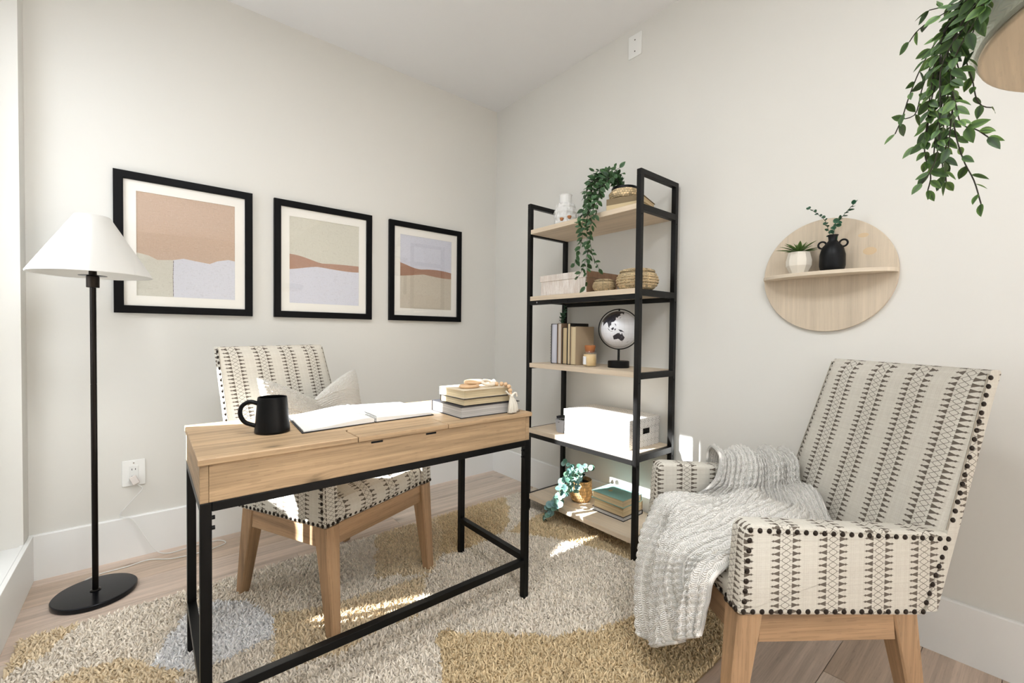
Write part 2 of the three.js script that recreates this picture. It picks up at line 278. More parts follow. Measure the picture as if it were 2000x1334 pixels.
// the four yarn colours of the rug's woven block design (gold, tan, beige, white blocks with outlines of their own)
const COL = { gold: [0.74, 0.585, 0.365], beige: [0.87, 0.79, 0.68], white: [0.92, 0.91, 0.91], tan: [0.8, 0.66, 0.46] };
const RUGP = [
  ['white', [[-1.98, 0.8], [-1.93, 0.69], [-1.84, 0.665], [-1.75, 0.74], [-1.69, 0.89], [-1.7, 1.02], [-1.8, 1.04], [-1.95, 1.02], [-2.02, 0.93]]],
  ['beige', [[-1.272, 1.228], [-1.24, 1.135], [-1.071, 0.988], [-0.898, 0.925], [-0.62, 0.9], [-0.5, 1.05], [-0.42, 1.2], [-0.349, 1.393], [-0.33, 1.55], [-0.374, 1.741], [-0.603, 1.726], [-0.823, 1.687], [-1.008, 1.572], [-1.265, 1.345]]],
  ['gold', [[-1.265, 1.343], [-1.362, 1.556], [-1.35, 2.1], [0.1, 2.1], [0.1, 1.72], [-0.374, 1.745], [-0.603, 1.73], [-0.823, 1.69], [-1.008, 1.576]]],
  ['gold', [[-0.62, 0.9], [-0.5, 1.05], [-0.42, 1.2], [-0.349, 1.393], [-0.33, 1.55], [-0.374, 1.741], [0.1, 1.72], [0.1, 1.0], [-0.3, 0.85]]],
  ['gold', [[-0.75, 0.4], [-0.87, 0.72], [-0.99, 0.89], [-0.898, 0.925], [-0.62, 0.9], [-0.5, 0.8], [-0.35, 0.6], [-0.3, 0.4]]],
  ['beige', [[-1.72, 0.4], [-1.75, 0.62], [-1.6, 0.78], [-1.3, 0.72], [-1.15, 0.4]]],
  ['tan', [[-1.69, 0.89], [-1.7, 1.02], [-1.74, 1.2], [-1.55, 1.24], [-1.4, 1.2], [-1.272, 1.228], [-1.24, 1.135], [-1.1, 1.0], [-1.3, 1.0], [-1.5, 0.97]]],
  ['tan', [[-2.4, 0.4], [-2.4, 0.75], [-2.28, 0.66], [-2.2, 0.5]]],
  ['tan', [[-2.4, 0.86], [-2.1, 0.82], [-2.02, 0.93], [-1.95, 1.02], [-2.0, 1.3], [-2.4, 1.4]]],
  ['beige', [[-2.4, 0.4], [-1.72, 0.4], [-1.75, 0.62], [-1.84, 0.665], [-1.98, 0.8], [-2.1, 0.82], [-2.4, 0.86]]],
  ['tan', [[-1.1, 0.4], [-0.75, 0.4], [-0.87, 0.72], [-0.99, 0.89], [-1.1, 1.0], [-1.3, 0.9]]],
];
function rugColor(x, z) {
  const jx = x + 0.02 * perlin.noise(x * 14, z * 14, 1), jz = z + 0.02 * perlin.noise(x * 14, z * 14, 7);
  for (const [c, P] of RUGP) if (inPoly(jx, jz, P)) return COL[c];
  return COL.beige;
}
{
  const t = thing('area_rug', 'shaggy beige area rug with gold and cream blocks under the desk', 'rug', [(RUG.x0 + RUG.x1) / 2, 0, (RUG.z0 + RUG.z1) / 2]);
  const nx = 231, nz = 149, pos = [], col = [], idx = [];
  for (let j = 0; j <= nz; j++) for (let i = 0; i <= nx; i++) { const x = RUG.x0 + (RUG.x1 - RUG.x0) * i / nx, z = RUG.z0 + (RUG.z1 - RUG.z0) * j / nz, c = rugColor(x, z); pos.push(x - t.position.x, 0.009, z - t.position.z); col.push(...c); }
  for (let j = 0; j < nz; j++) for (let i = 0; i < nx; i++) { const a = j * (nx + 1) + i; idx.push(a, a + nx + 1, a + 1, a + 1, a + nx + 1, a + nx + 2); }
  const g = new THREE.BufferGeometry(); g.setAttribute('position', new THREE.Float32BufferAttribute(pos, 3)); g.setAttribute('color', new THREE.Float32BufferAttribute(col, 3)); g.setIndex(idx); g.computeVertexNormals();
  mesh(t, 'backing_top', g, new THREE.MeshStandardMaterial({ vertexColors: true, roughness: 1 }));
  wpart(t, 'border', rbox(RUG.x0, RUG.x1, 0.0005, 0.0085, RUG.z0, RUG.z1, 0.002), mat('#7f6b4c', 1));
  // pile: bent yarn tufts
  const tg = (() => {
    const P = [], N = 4, rings = [[0, 0, 0.0032], [0.006, 0.001, 0.0036], [0.012, 0.004, 0.003], [0.015, 0.008, 0.0012]], pos2 = [];
    for (const [y, b, r] of rings) P.push([...Array(N).keys()].map((k) => V3(b + r * Math.cos(k / N * 6.2832), y, r * Math.sin(k / N * 6.2832))));
    for (let a = 0; a < 3; a++) for (let k = 0; k < N; k++) { const m = (k + 1) % N; for (const q of [P[a][k], P[a + 1][k], P[a + 1][m], P[a][k], P[a + 1][m], P[a][m]]) pos2.push(q.x, q.y, q.z); }
    let gg = new THREE.BufferGeometry(); gg.setAttribute('position', new THREE.Float32BufferAttribute(pos2, 3)); gg = mergeVertices(gg); gg.computeVertexNormals(); return gg;
  })();
  seed(99);
  const sp = 0.0068, cols = Math.floor((RUG.x1 - RUG.x0) / sp), rows = Math.floor((RUG.z1 - RUG.z0) / sp);
  const im = new THREE.InstancedMesh(tg, new THREE.MeshStandardMaterial({ color: '#ffffff', roughness: 1 }), cols * rows);
  im.name = 'pile'; im.userData.kind = 'stuff'; im.castShadow = im.receiveShadow = true;
  const o = new THREE.Object3D(), cc = new THREE.Color(); let k = 0;
  for (let j = 0; j < rows; j++) for (let i = 0; i < cols; i++) {
    const x = RUG.x0 + (i + 0.5 + rr(-0.6, 0.6)) * sp, z = RUG.z0 + (j + 0.5 + rr(-0.6, 0.6)) * sp, c = rugColor(x, z), f = rr(0.82, 1.14);
    o.position.set(x - t.position.x, 0.006 + rr(-0.001, 0.002), z - t.position.z);
    o.rotation.set(rr(-0.35, 0.35), rr(0, 6.283), rr(-0.35, 0.35)); const s = rr(0.85, 1.25); o.scale.set(s, s * rr(0.8, 1.15), s);
    o.updateMatrix(); im.setMatrixAt(k, o.matrix); im.setColorAt(k, cc.setRGB(clamp(c[0] * f), clamp(c[1] * f), clamp(c[2] * f))); k++;
  }
  t.add(im);
}

// ------------------------------------------------------------------ desk
const DT = 0.742;                                      // desk top height
{
  const x0 = -1.94, x1 = -0.885, z0 = 0.914, z1 = 1.396, t = thing('writing_desk', 'oak writing desk with black metal frame and flip-up top panel', 'desk', [(x0 + x1) / 2, 0.012, (z0 + z1) / 2]);
  const fx0 = atZ(700, 855.5, z1).x, fx1 = atZ(876, 829.5, z1).x, fz = 1.275, g = 0.0015;
  const flat = (s, th, y) => extr(s, th, 0.0018, 1).rotateX(Math.PI / 2).translate(0, y, 0);
  const corner = (a, b, c, d, r) => [a, b, c, d, r];
  const top = new THREE.Shape(); top.moveTo(x0, z0); top.lineTo(x1, z0); top.lineTo(x1, z1); top.lineTo(fx1 + g, z1); top.lineTo(fx1 + g, fz + 0.03); top.quadraticCurveTo(fx1 + g, fz - g, fx1 - 0.03, fz - g); top.lineTo(fx0 + 0.03, fz - g); top.quadraticCurveTo(fx0 - g, fz - g, fx0 - g, fz + 0.03); top.lineTo(fx0 - g, z1); top.lineTo(x0, z1); top.closePath();
  wpart(t, 'desk_top', grain(flat(top, 0.016, DT), 'x', 1.2, 0.4, 0.1, 0.3), M.desk);
  const fl = new THREE.Shape(); fl.moveTo(fx0 + g, z1); fl.lineTo(fx0 + g, fz + 0.03); fl.quadraticCurveTo(fx0 + g, fz + g, fx0 + 0.03, fz + g); fl.lineTo(fx1 - 0.03, fz + g); fl.quadraticCurveTo(fx1 - g, fz + g, fx1 - g, fz + 0.03); fl.lineTo(fx1 - g, z1); fl.closePath();
  wpart(t, 'flip_panel', grain(flat(fl, 0.016, DT), 'x', 1.2, 0.4, 0.33, 0.3), M.desk);
  const yb = 0.634, yt = DT - 0.0165, ax0 = x0 + 0.004, ax1 = x1 - 0.006, az1 = z1 - 0.008;
  wpart(t, 'front_panel', grain(rbox(ax0 + 0.0185, ax1 - 0.0185, yb, yt - 0.0008, az1 - 0.018, az1, 0.0012), 'x', 1.2, 0.4, 0.02, 0.12), M.desk);
  wpart(t, 'rear_panel', grain(rbox(ax0 + 0.0185, ax1 - 0.0185, yb, yt, z0 + 0.006, z0 + 0.024, 0.0012), 'x', 1.2, 0.4, 0.5, 0.6), M.desk);
  for (const [a, b] of [[ax0, ax0 + 0.018], [ax1 - 0.018, ax1]]) wpart(t, 'side_panel', grain(rbox(a, b, yb, yt, z0 + 0.006, az1, 0.0012), 'z', 1.2, 0.4, a, 0.2), M.desk);
  wpart(t, 'bottom_panel', grain(rbox(ax0 + 0.0185, ax1 - 0.0185, yb + 0.002, yb + 0.014, z0 + 0.0245, az1 - 0.0185, 0.001), 'x'), M.desk);
  for (const [ua, ub, v] of [[725, 748, 861], [832, 852, 844]]) { const a = atZ(ua, v, az1).x, b = atZ(ub, v, az1).x; wpart(t, 'finger_slot', rbox(a, b, yt - 0.0105, yt - 0.0045, az1 - 0.004, az1 + 0.0006, 0.0005), M.black); }
  const s = 0.024, y0 = 0.012, yr = 0.634, fr = 0.022, st = 0.17;
  const L = [[x0 + 0.004, z0 + 0.004], [x1 - 0.028, z0 + 0.004], [x0 + 0.004, z1 - 0.029], [x1 - 0.028, z1 - 0.029]];
  for (const [a, b] of L) { const leg = wpart(t, 'leg', rbox(a, a + s, y0 + 0.004, yr, b, b + s, 0.0015), M.deskMetal); mesh(leg, 'foot_cap', new THREE.CylinderGeometry(0.010, 0.011, 0.006, 12).translate(a + s / 2 - t.position.x, y0 + 0.001 + 0.002 - t.position.y, b + s / 2 - t.position.z), M.black); }
  for (const b of [z0 + 0.004, z1 - 0.029]) wpart(t, 'top_rail', rbox(x0 + 0.028, x1 - 0.028, yr - fr, yr, b, b + s, 0.0015), M.deskMetal);
  for (const a of [x0 + 0.004, x1 - 0.028]) { wpart(t, 'side_rail', rbox(a, a + s, yr - fr, yr, z0 + 0.028, z1 - 0.029, 0.0015), M.deskMetal); wpart(t, 'side_stretcher', rbox(a, a + s, st - 0.012, st + 0.012, z0 + 0.028, z1 - 0.029, 0.0015), M.deskMetal); }
  wpart(t, 'front_stretcher', rbox(x0 + 0.028, x1 - 0.028, st - 0.024, st, z1 - 0.029, z1 - 0.005, 0.0015), M.deskMetal);
  for (const a of [x0 + 0.028, x1 - 0.028]) for (const y of [yr - 0.04, yr - 0.065]) wpart(t, 'bolt', new THREE.CylinderGeometry(0.005, 0.005, 0.008, 10).rotateZ(Math.PI / 2).translate(a + (a < -1.5 ? 0.003 : -0.003), y, z1 - 0.017), M.black);
}

// ------------------------------------------------------------------ armchairs
const CH = { W: 0.558, hf: 0.372, hr: 0.349, T: 0.06 };
const backZ = (y) => -0.243 - 0.324 * (y - 0.349);
const linUV = (g, axU, axV, ou = 0, ov = 0) => grain2(g, ou, ov);
function grain2(geo, ou, ov) {                         // print: stripes run up the faces
  const g = prep(geo), p = g.attributes.position, uv = g.attributes.uv, a = V3(), b = V3(), c = V3(), n = V3();
  for (let i = 0; i < p.count; i += 3) {
    a.fromBufferAttribute(p, i); b.fromBufferAttribute(p, i + 1); c.fromBufferAttribute(p, i + 2); n.subVectors(b, a).cross(c.clone().sub(a)).normalize();
    for (let k = 0; k < 3; k++) { const q = [a, b, c][k]; let u, v;
      if (Math.abs(n.x) > 0.6) { u = q.z; v = q.y; } else if (geo.userData.arm && Math.abs(n.y) > 0.6) { u = q.z; v = q.x; } else if (Math.abs(n.y) > 0.75) { u = q.x + 0.012; v = q.z; } else { u = q.x + 0.012; v = q.y * 1.05; }
      uv.setXY(i + k, u / LIN_W + ou, v / LIN_H + ov); }
  }
  return g;
}
const nailGeo = new THREE.SphereGeometry(0.0068, 8, 5).scale(1, 1, 0.6);
function nails(parent, pts, dir) { for (const q of pts) { const m = mesh(parent, 'nailhead', nailGeo, M.nail); m.position.copy(q); m.quaternion.setFromUnitVectors(V3(0, 0, 1), dir); } }
const along = (a, b, step) => { const n = Math.max(1, Math.round(a.distanceTo(b) / step)); return [...Array(n + 1).keys()].map((i) => a.clone().lerp(b, i / n)); };
function armchair(name, label, pos, turn, phase) {
  const t = thing(name, label, 'armchair', pos, turn, 'matching printed armchairs');
  const w = CH.W / 2;
  // arms
  for (const s of [-1, 1]) {
    const prof = rounded([[0.243, 0.372], [0.229, 0.594], [-0.318, 0.556], [-0.245, 0.349]], [0.012, 0.035, 0.02, 0.012]);
    let g = extr(prof, CH.T, 0.011, 3, 6).rotateY(-Math.PI / 2);                          // shape x -> z, depth -> -x
    g.translate(s > 0 ? w : -w + CH.T, 0, 0); g = prep(g); g.userData = { arm: true };
    const arm = mesh(t, 'arm', grain2(toCreasedNormals(g, R(50)), 0.48, 0.1), M.linen); arm.material = M.linen;
    const X = s * w, e = 0.0125, d = V3(s, 0, 0);
    const A = V3(X, 0.372 + e - 0.002, 0.243 - e), B = V3(X, 0.58, 0.228 - e + 0.001), C = V3(X, 0.543, -0.3065), D = V3(X, 0.349 + e, -0.243);
    nails(arm, [...along(D, A, 0.0238), ...along(A, B, 0.0238).slice(1), ...along(B, C, 0.0238).slice(1), ...along(C, D, 0.0238).slice(1, -1)], d);
    nails(arm, along(V3(s * (w - 0.012), 0.372 + e - 0.002, 0.2435), V3(s * (w - CH.T + 0.008), 0.372 + e - 0.002, 0.2435), 0.0238), V3(0, 0, 1));
    // a sewn seam line along the arm top
    mesh(arm, 'piping', tube([V3(s * (w - 0.002), 0.585, 0.224), V3(s * (w - 0.001), 0.575, 0.1), V3(s * (w - 0.001), 0.562, -0.1), V3(s * (w - 0.002), 0.549, -0.3)], 0.0014, 20, 5), mat('#bdb6a8', 0.9));
  }
  // seat with a crowned top
  {
    const sw = w - CH.T - 0.001, g0 = new THREE.BoxGeometry(2 * sw, 0.086, 0.5, 40, 8, 40), p = g0.attributes.position;
    for (let i = 0; i < p.count; i++) { let x = p.getX(i), y = p.getY(i), z = p.getZ(i); const ty = y / 0.086 + 0.5, ax = Math.abs(x) / sw, az = z / 0.25;
      const crown = (1 - ax ** 4) * (1 - Math.abs(az) ** 5); y += ty * (0.018 * crown - 0.01 * (1 - crown)); if (az > 0.85) z += 0.012 * Math.sin(ty * Math.PI) * (1 - ax ** 6) - 0.012 * sstep(0.6, 1, ty); p.setXYZ(i, x, y, z); }
    g0.translate(0, 0.372 + 0.043, -0.02); g0.computeVertexNormals();
    const seat = mesh(t, 'seat', grain2(g0, 0.1, 0.35), M.linen);
    nails(seat, along(V3(-sw + 0.006, 0.3825, 0.233), V3(sw - 0.006, 0.3825, 0.233), 0.0238), V3(0, 0, 1));
  }
  // back
  {
    const th = 0.042, y0 = 0.36, y1 = 0.965, n = 24, len = (y1 - y0);
    const g0 = new THREE.BoxGeometry(1, 1, 1, 30, 30, 6), p = g0.attributes.position;
    for (let i = 0; i < p.count; i++) { const a = p.getX(i) * 2, b = p.getY(i) + 0.5, c = p.getZ(i) + 0.5;   // c 1 = front
      const wid = (0.556 + (0.497 - 0.556) * b) / 2; const edge = Math.max(Math.abs(a) ** 12, (2 * Math.abs(b - 0.5)) ** 16); const rx = 0.985 + 0.015 * Math.sqrt(Math.max(0, 1 - (2 * Math.abs(c - 0.5)) ** 4));
      const y = y0 + len * b - (b > 0.9 ? 0.008 * (2 * Math.abs(c - 0.5)) ** 3 * ((b - 0.9) / 0.1) : 0); const z = backZ(y0 + len * b) - th * (1 - c) + (c > 0.99 ? 0.012 * (1 - edge) - 0.006 * edge : 0);
      p.setXYZ(i, a * wid * rx, y, z); }
    g0.computeVertexNormals();
    const bk = mesh(t, 'backrest', grain2(toCreasedNormals(prep(g0), R(40)), phase, 0.2), M.linen);
    for (const s of [-1, 1]) { const dir = V3(s, 0, 0), P = (y) => V3(s * (0.556 + (0.497 - 0.556) * ((y - y0) / len)) / 2 * 1.0, y, backZ(y) - 0.012); nails(bk, along(P(0.585), P(0.945), 0.0238), dir); }
    for (const s of [-1, 1]) mesh(bk, 'piping', tube([0.56, 0.7, 0.85, 0.955].map((y) => V3(s * ((0.556 + (0.497 - 0.556) * ((y - y0) / len)) / 2 - 0.001), y, backZ(y) - 0.003)), 0.0016, 20, 5), mat('#a39b8d', 0.9));
  }
  // wooden base
  for (const s of [-1, 1]) {
    mesh(t, 'leg', grain(taper([s * 0.244, 0.371, 0.207], 0.06, 0.064, [s * 0.25, 0, 0.25], 0.036, 0.036), 'y', 1.2, 0.4, s, 0.3), M.legWood);
    mesh(t, 'leg', grain(taper([s * 0.244, 0.352, -0.205], 0.056, 0.066, [s * 0.25, 0, -0.272], 0.036, 0.036), 'y', 1.2, 0.4, s * 0.7, 0.6), M.legWood);
    const rail = extr(shapeOf([[0.18, 0.372], [-0.175, 0.352], [-0.182, 0.286], [0.183, 0.298]]), 0.026, 0.0015).rotateY(-Math.PI / 2).translate(s > 0 ? 0.268 : -0.242, 0, 0);
    mesh(t, 'side_rail', grain(rail, 'z', 1.2, 0.4, s * 0.3, 0.1), M.legWood);
  }
  mesh(t, 'front_rail', grain(rbox(-0.217, 0.217, 0.298, 0.3705, 0.205, 0.231, 0.002), 'x', 1.2, 0.4, 0.4, 0.8), M.legWood);
  mesh(t, 'rear_rail', grain(rbox(-0.217, 0.217, 0.286, 0.348, -0.232, -0.206, 0.002), 'x', 1.2, 0.4, 0.7, 0.5), M.legWood);
  return t;
}
const deskChair = armchair('armchair', 'printed linen armchair pulled up behind the writing desk', [-1.4101, 0.012, 0.8129], R(21.99), 0.03);
const armChair = armchair('armchair', 'printed linen armchair with a white knit blanket thrown over it', [-0.58, 0, 2.1068], R(-124.7), 0.69);

// white cushion on the desk chair
{
  deskChair.updateMatrixWorld(true);
  const q = V3(0.045, 0.645, -0.195).applyMatrix4(deskChair.matrixWorld);
  const t = thing('throw_pillow', 'white tufted cushion with pinched corners on the chair behind the desk', 'cushion', [q.x, q.y, q.z], R(21.99));
  const loops = (a, b) => { const n = 30, x = (a + 1) * n / 2, y = (b + 1) * n / 2, i = Math.floor(x), j = Math.floor(y); let m = 0; for (let p = -1; p <= 1; p++) for (let q = -1; q <= 1; q++) m = Math.max(m, 1 - 1.3 * Math.hypot(x - (i + p + 0.3 + 0.4 * hash(i + p, j + q, 1)), y - (j + q + 0.3 + 0.4 * hash(i + p, j + q, 2)))); return m; };
  const W = 0.25, Hh = 0.21, half = (sg) => sheet(170, 170, (i, j) => {
    const a = i * 2 - 1, b = j * 2 - 1, ex = 1 - 0.10 * (1 - a * a) * 0 - 0.09 * (1 - b * b) * 0, pin = 0.085;
    let x = W * a * (1 - pin * (1 - b * b) * Math.abs(a)), y = Hh * b * (1 - pin * (1 - a * a));
    if (b > -0.2) y -= 0.105 * Math.pow(Math.max(0, 1 - Math.abs(a + 0.06)), 1.5) * sstep(-0.2, 1, b);
    const th = 0.072 * Math.pow((1 - a * a) * (1 - b * b), 0.42) * (1 - 0.25 * sstep(-0.1, 1, b) * (1 - Math.abs(a)));
    const band = sstep(-0.15, 0.15, Math.sin((b * 0.9 + a * 0.45) * 7.5)), rib = 0.0085 * band * Math.max(0, loops(a, b)) + 0.0022 * (1 - band) * Math.sin((b * 0.9 + a * 0.45) * 90);
    return V3(x, y, sg * (th + rib * (th > 0.01 ? 1 : 0)));
  }, (i, j) => [i * 2.1, j * 2.1]);
  const back = half(-1); { const ix = back.index.array; for (let i = 0; i < ix.length; i += 3) { const k = ix[i]; ix[i] = ix[i + 1]; ix[i + 1] = k; } back.computeVertexNormals(); }
  const m = mesh(t, 'cover', merge([half(1), back]), M.pillow); t.rotation.x = 0; m.rotation.x = R(-17); m.geometry.computeBoundingBox();
}

// knitted throw over the armchair: control grid in the chair's own axes (s = its right hand, y, z forward)
{
  armChair.updateMatrixWorld(true);
  const rows = [
    [[0.306, 0.47, 0.0], [0.308, 0.46, -0.08], [0.308, 0.47, -0.16], [0.306, 0.48, -0.22], [0.304, 0.48, -0.275]],
    [[0.285, 0.612, 0.0], [0.285, 0.607, -0.08], [0.285, 0.602, -0.16], [0.285, 0.606, -0.22], [0.283, 0.606, -0.275]],
    [[0.213, 0.607, 0.01], [0.21, 0.6, -0.07], [0.208, 0.595, -0.15], [0.208, 0.598, -0.21], [0.206, 0.596, -0.268]],
    [[0.198, 0.53, 0.04], [0.18, 0.515, -0.04], [0.172, 0.515, -0.13], [0.17, 0.52, -0.19], [0.165, 0.52, -0.25]],
    [[0.19, 0.482, 0.1], [0.13, 0.482, 0.02], [0.09, 0.482, -0.08], [0.06, 0.484, -0.15], [0.03, 0.486, -0.23]],
    [[0.178, 0.478, 0.185], [0.1, 0.485, 0.13], [0.02, 0.486, 0.04], [-0.05, 0.484, -0.05], [-0.11, 0.482, -0.15]],
    [[0.158, 0.472, 0.25], [0.08, 0.482, 0.235], [-0.005, 0.486, 0.19], [-0.1, 0.486, 0.12], [-0.2, 0.484, 0.03]],
    [[0.155, 0.405, 0.282], [0.08, 0.415, 0.29], [0.0, 0.425, 0.28], [-0.1, 0.44, 0.262], [-0.21, 0.472, 0.15]],
    [[0.165, 0.315, 0.296], [0.085, 0.32, 0.306], [0.0, 0.33, 0.306], [-0.095, 0.37, 0.298], [-0.205, 0.425, 0.255]],
    [[0.16, 0.215, 0.304], [0.08, 0.215, 0.315], [-0.01, 0.235, 0.316], [-0.1, 0.295, 0.306], [-0.205, 0.355, 0.28]],
    [[0.105, 0.105, 0.312], [0.04, 0.095, 0.322], [-0.035, 0.13, 0.322], [-0.115, 0.205, 0.312], [-0.2, 0.275, 0.292]],
  ];
  const nR = rows.length, nC = 5;
  const cr = (a, b, c, d, t) => a.map((_, k) => 0.5 * (2 * b[k] + (c[k] - a[k]) * t + (2 * a[k] - 5 * b[k] + 4 * c[k] - d[k]) * t * t + (3 * b[k] - a[k] - 3 * c[k] + d[k]) * t * t * t));
  const line = (arr, x) => { const n = arr.length - 1, f = clamp(x) * n, i = Math.min(n - 1, Math.floor(f)), g = (k) => arr[clamp(k, 0, n)]; return cr(g(i - 1), g(i), g(i + 1), g(i + 2), f - i); };
  const S = (u, v) => line(rows.map((r) => line(r, u)), v);
  const nrm = (u, v) => { const e = 0.004, a = S(u + e > 1 ? 1 : u + e, v), b = S(u - e < 0 ? 0 : u - e, v), c = S(u, Math.min(1, v + e)), d = S(u, Math.max(0, v - e)); return V3(a[0] - b[0], a[1] - b[1], a[2] - b[2]).cross(V3(c[0] - d[0], c[1] - d[1], c[2] - d[2])).normalize(); };
  const disp = (u, v) => {
    const wv = u + 0.05 * Math.sin(v * 5 + 1) + 0.035 * Math.sin(v * 11 + u * 4);
    const arm = 1 - sstep(0.25, 0.42, v), seat = sstep(0.25, 0.4, v) * (1 - sstep(0.55, 0.7, v)), hang = sstep(0.55, 0.75, v);
    let f = 0;
    f += arm * 0.012 * Math.sin(wv * 19 + 0.5);
    f += seat * (0.4 + 0.6 * sstep(0, 0.35, u)) * 0.95 * (0.034 * Math.abs(Math.sin(wv * 6 + v * 14)) + 0.018 * Math.sin(u * 9 - v * 24 + 1.2) + 0.02 * perlin.noise(u * 6, v * 14, 3.3));
    f += hang * (0.022 * Math.sin(wv * 15 + 0.4) + 0.012 * Math.sin(wv * 27 + 2.0 + v * 2));
    return f;
  };
  const LU = 0.62, LV = 1.35;
  const rib = (u, v) => { const a = u * LU / 0.031, k = a - Math.floor(a); const cable = Math.pow(Math.sin(k * Math.PI), 0.7), twist = Math.sin((v * LV / 0.017) * 6.283 * 0.5 + (k < 0.5 ? 0 : 1.5) + Math.floor(a)); const ladder = (k < 0.14 || k > 0.86) ? -0.002 * (0.5 + 0.5 * Math.sin(v * LV / 0.008 * 6.283)) : 0; return 0.0095 * cable + 0.0026 * twist * cable + ladder * 1.6; };
  const F = (sg) => (u, v) => { const p = S(u, v), n = nrm(u, v), d = disp(u, v) + (sg > 0 ? rib(u, v) + 0.006 : -0.0); return V3(-(p[0] + n.x * d * -1 * SGN), p[1] + n.y * d * -1 * SGN, p[2] + n.z * d * -1 * SGN); };
  // outward sign of the surface normal, taken on the seat
  const SGN = nrm(0.5, 0.5).y > 0 ? -1 : 1;
  const nu = 300, nv = 440, topS = sheet(nu, nv, F(1), (u, v) => [u * LU / 0.1, v * LV / 0.1]), botS = sheet(60, 90, F(-1), (u, v) => [u * 6, v * 13]);
  const flip = (g) => { const ix = g.index.array; for (let i = 0; i < ix.length; i += 3) { const k = ix[i]; ix[i] = ix[i + 1]; ix[i + 1] = k; } g.computeVertexNormals(); return g; };
  flip(botS);
  // rolled edges
  const edge = (f) => { const pts = []; for (let i = 0; i <= 60; i++) pts.push(f(i / 60)); return tube(pts, 0.0065, 120, 7); };
  const mid = (u, v) => F(1)(u, v).lerp(F(-1)(u, v), 0.5);
  const geo = merge([topS, botS, edge((k) => mid(k, 1)), edge((k) => mid(k, 0)), edge((k) => mid(0, k)), edge((k) => mid(1, k))]);
  const t = thing('throw_blanket', 'white cable-knit throw blanket draped over arm and seat of the armchair', 'blanket', [armChair.position.x, 0, armChair.position.z], armChair.rotation.y);
  mesh(t, 'knit', geo, M.knit);
}
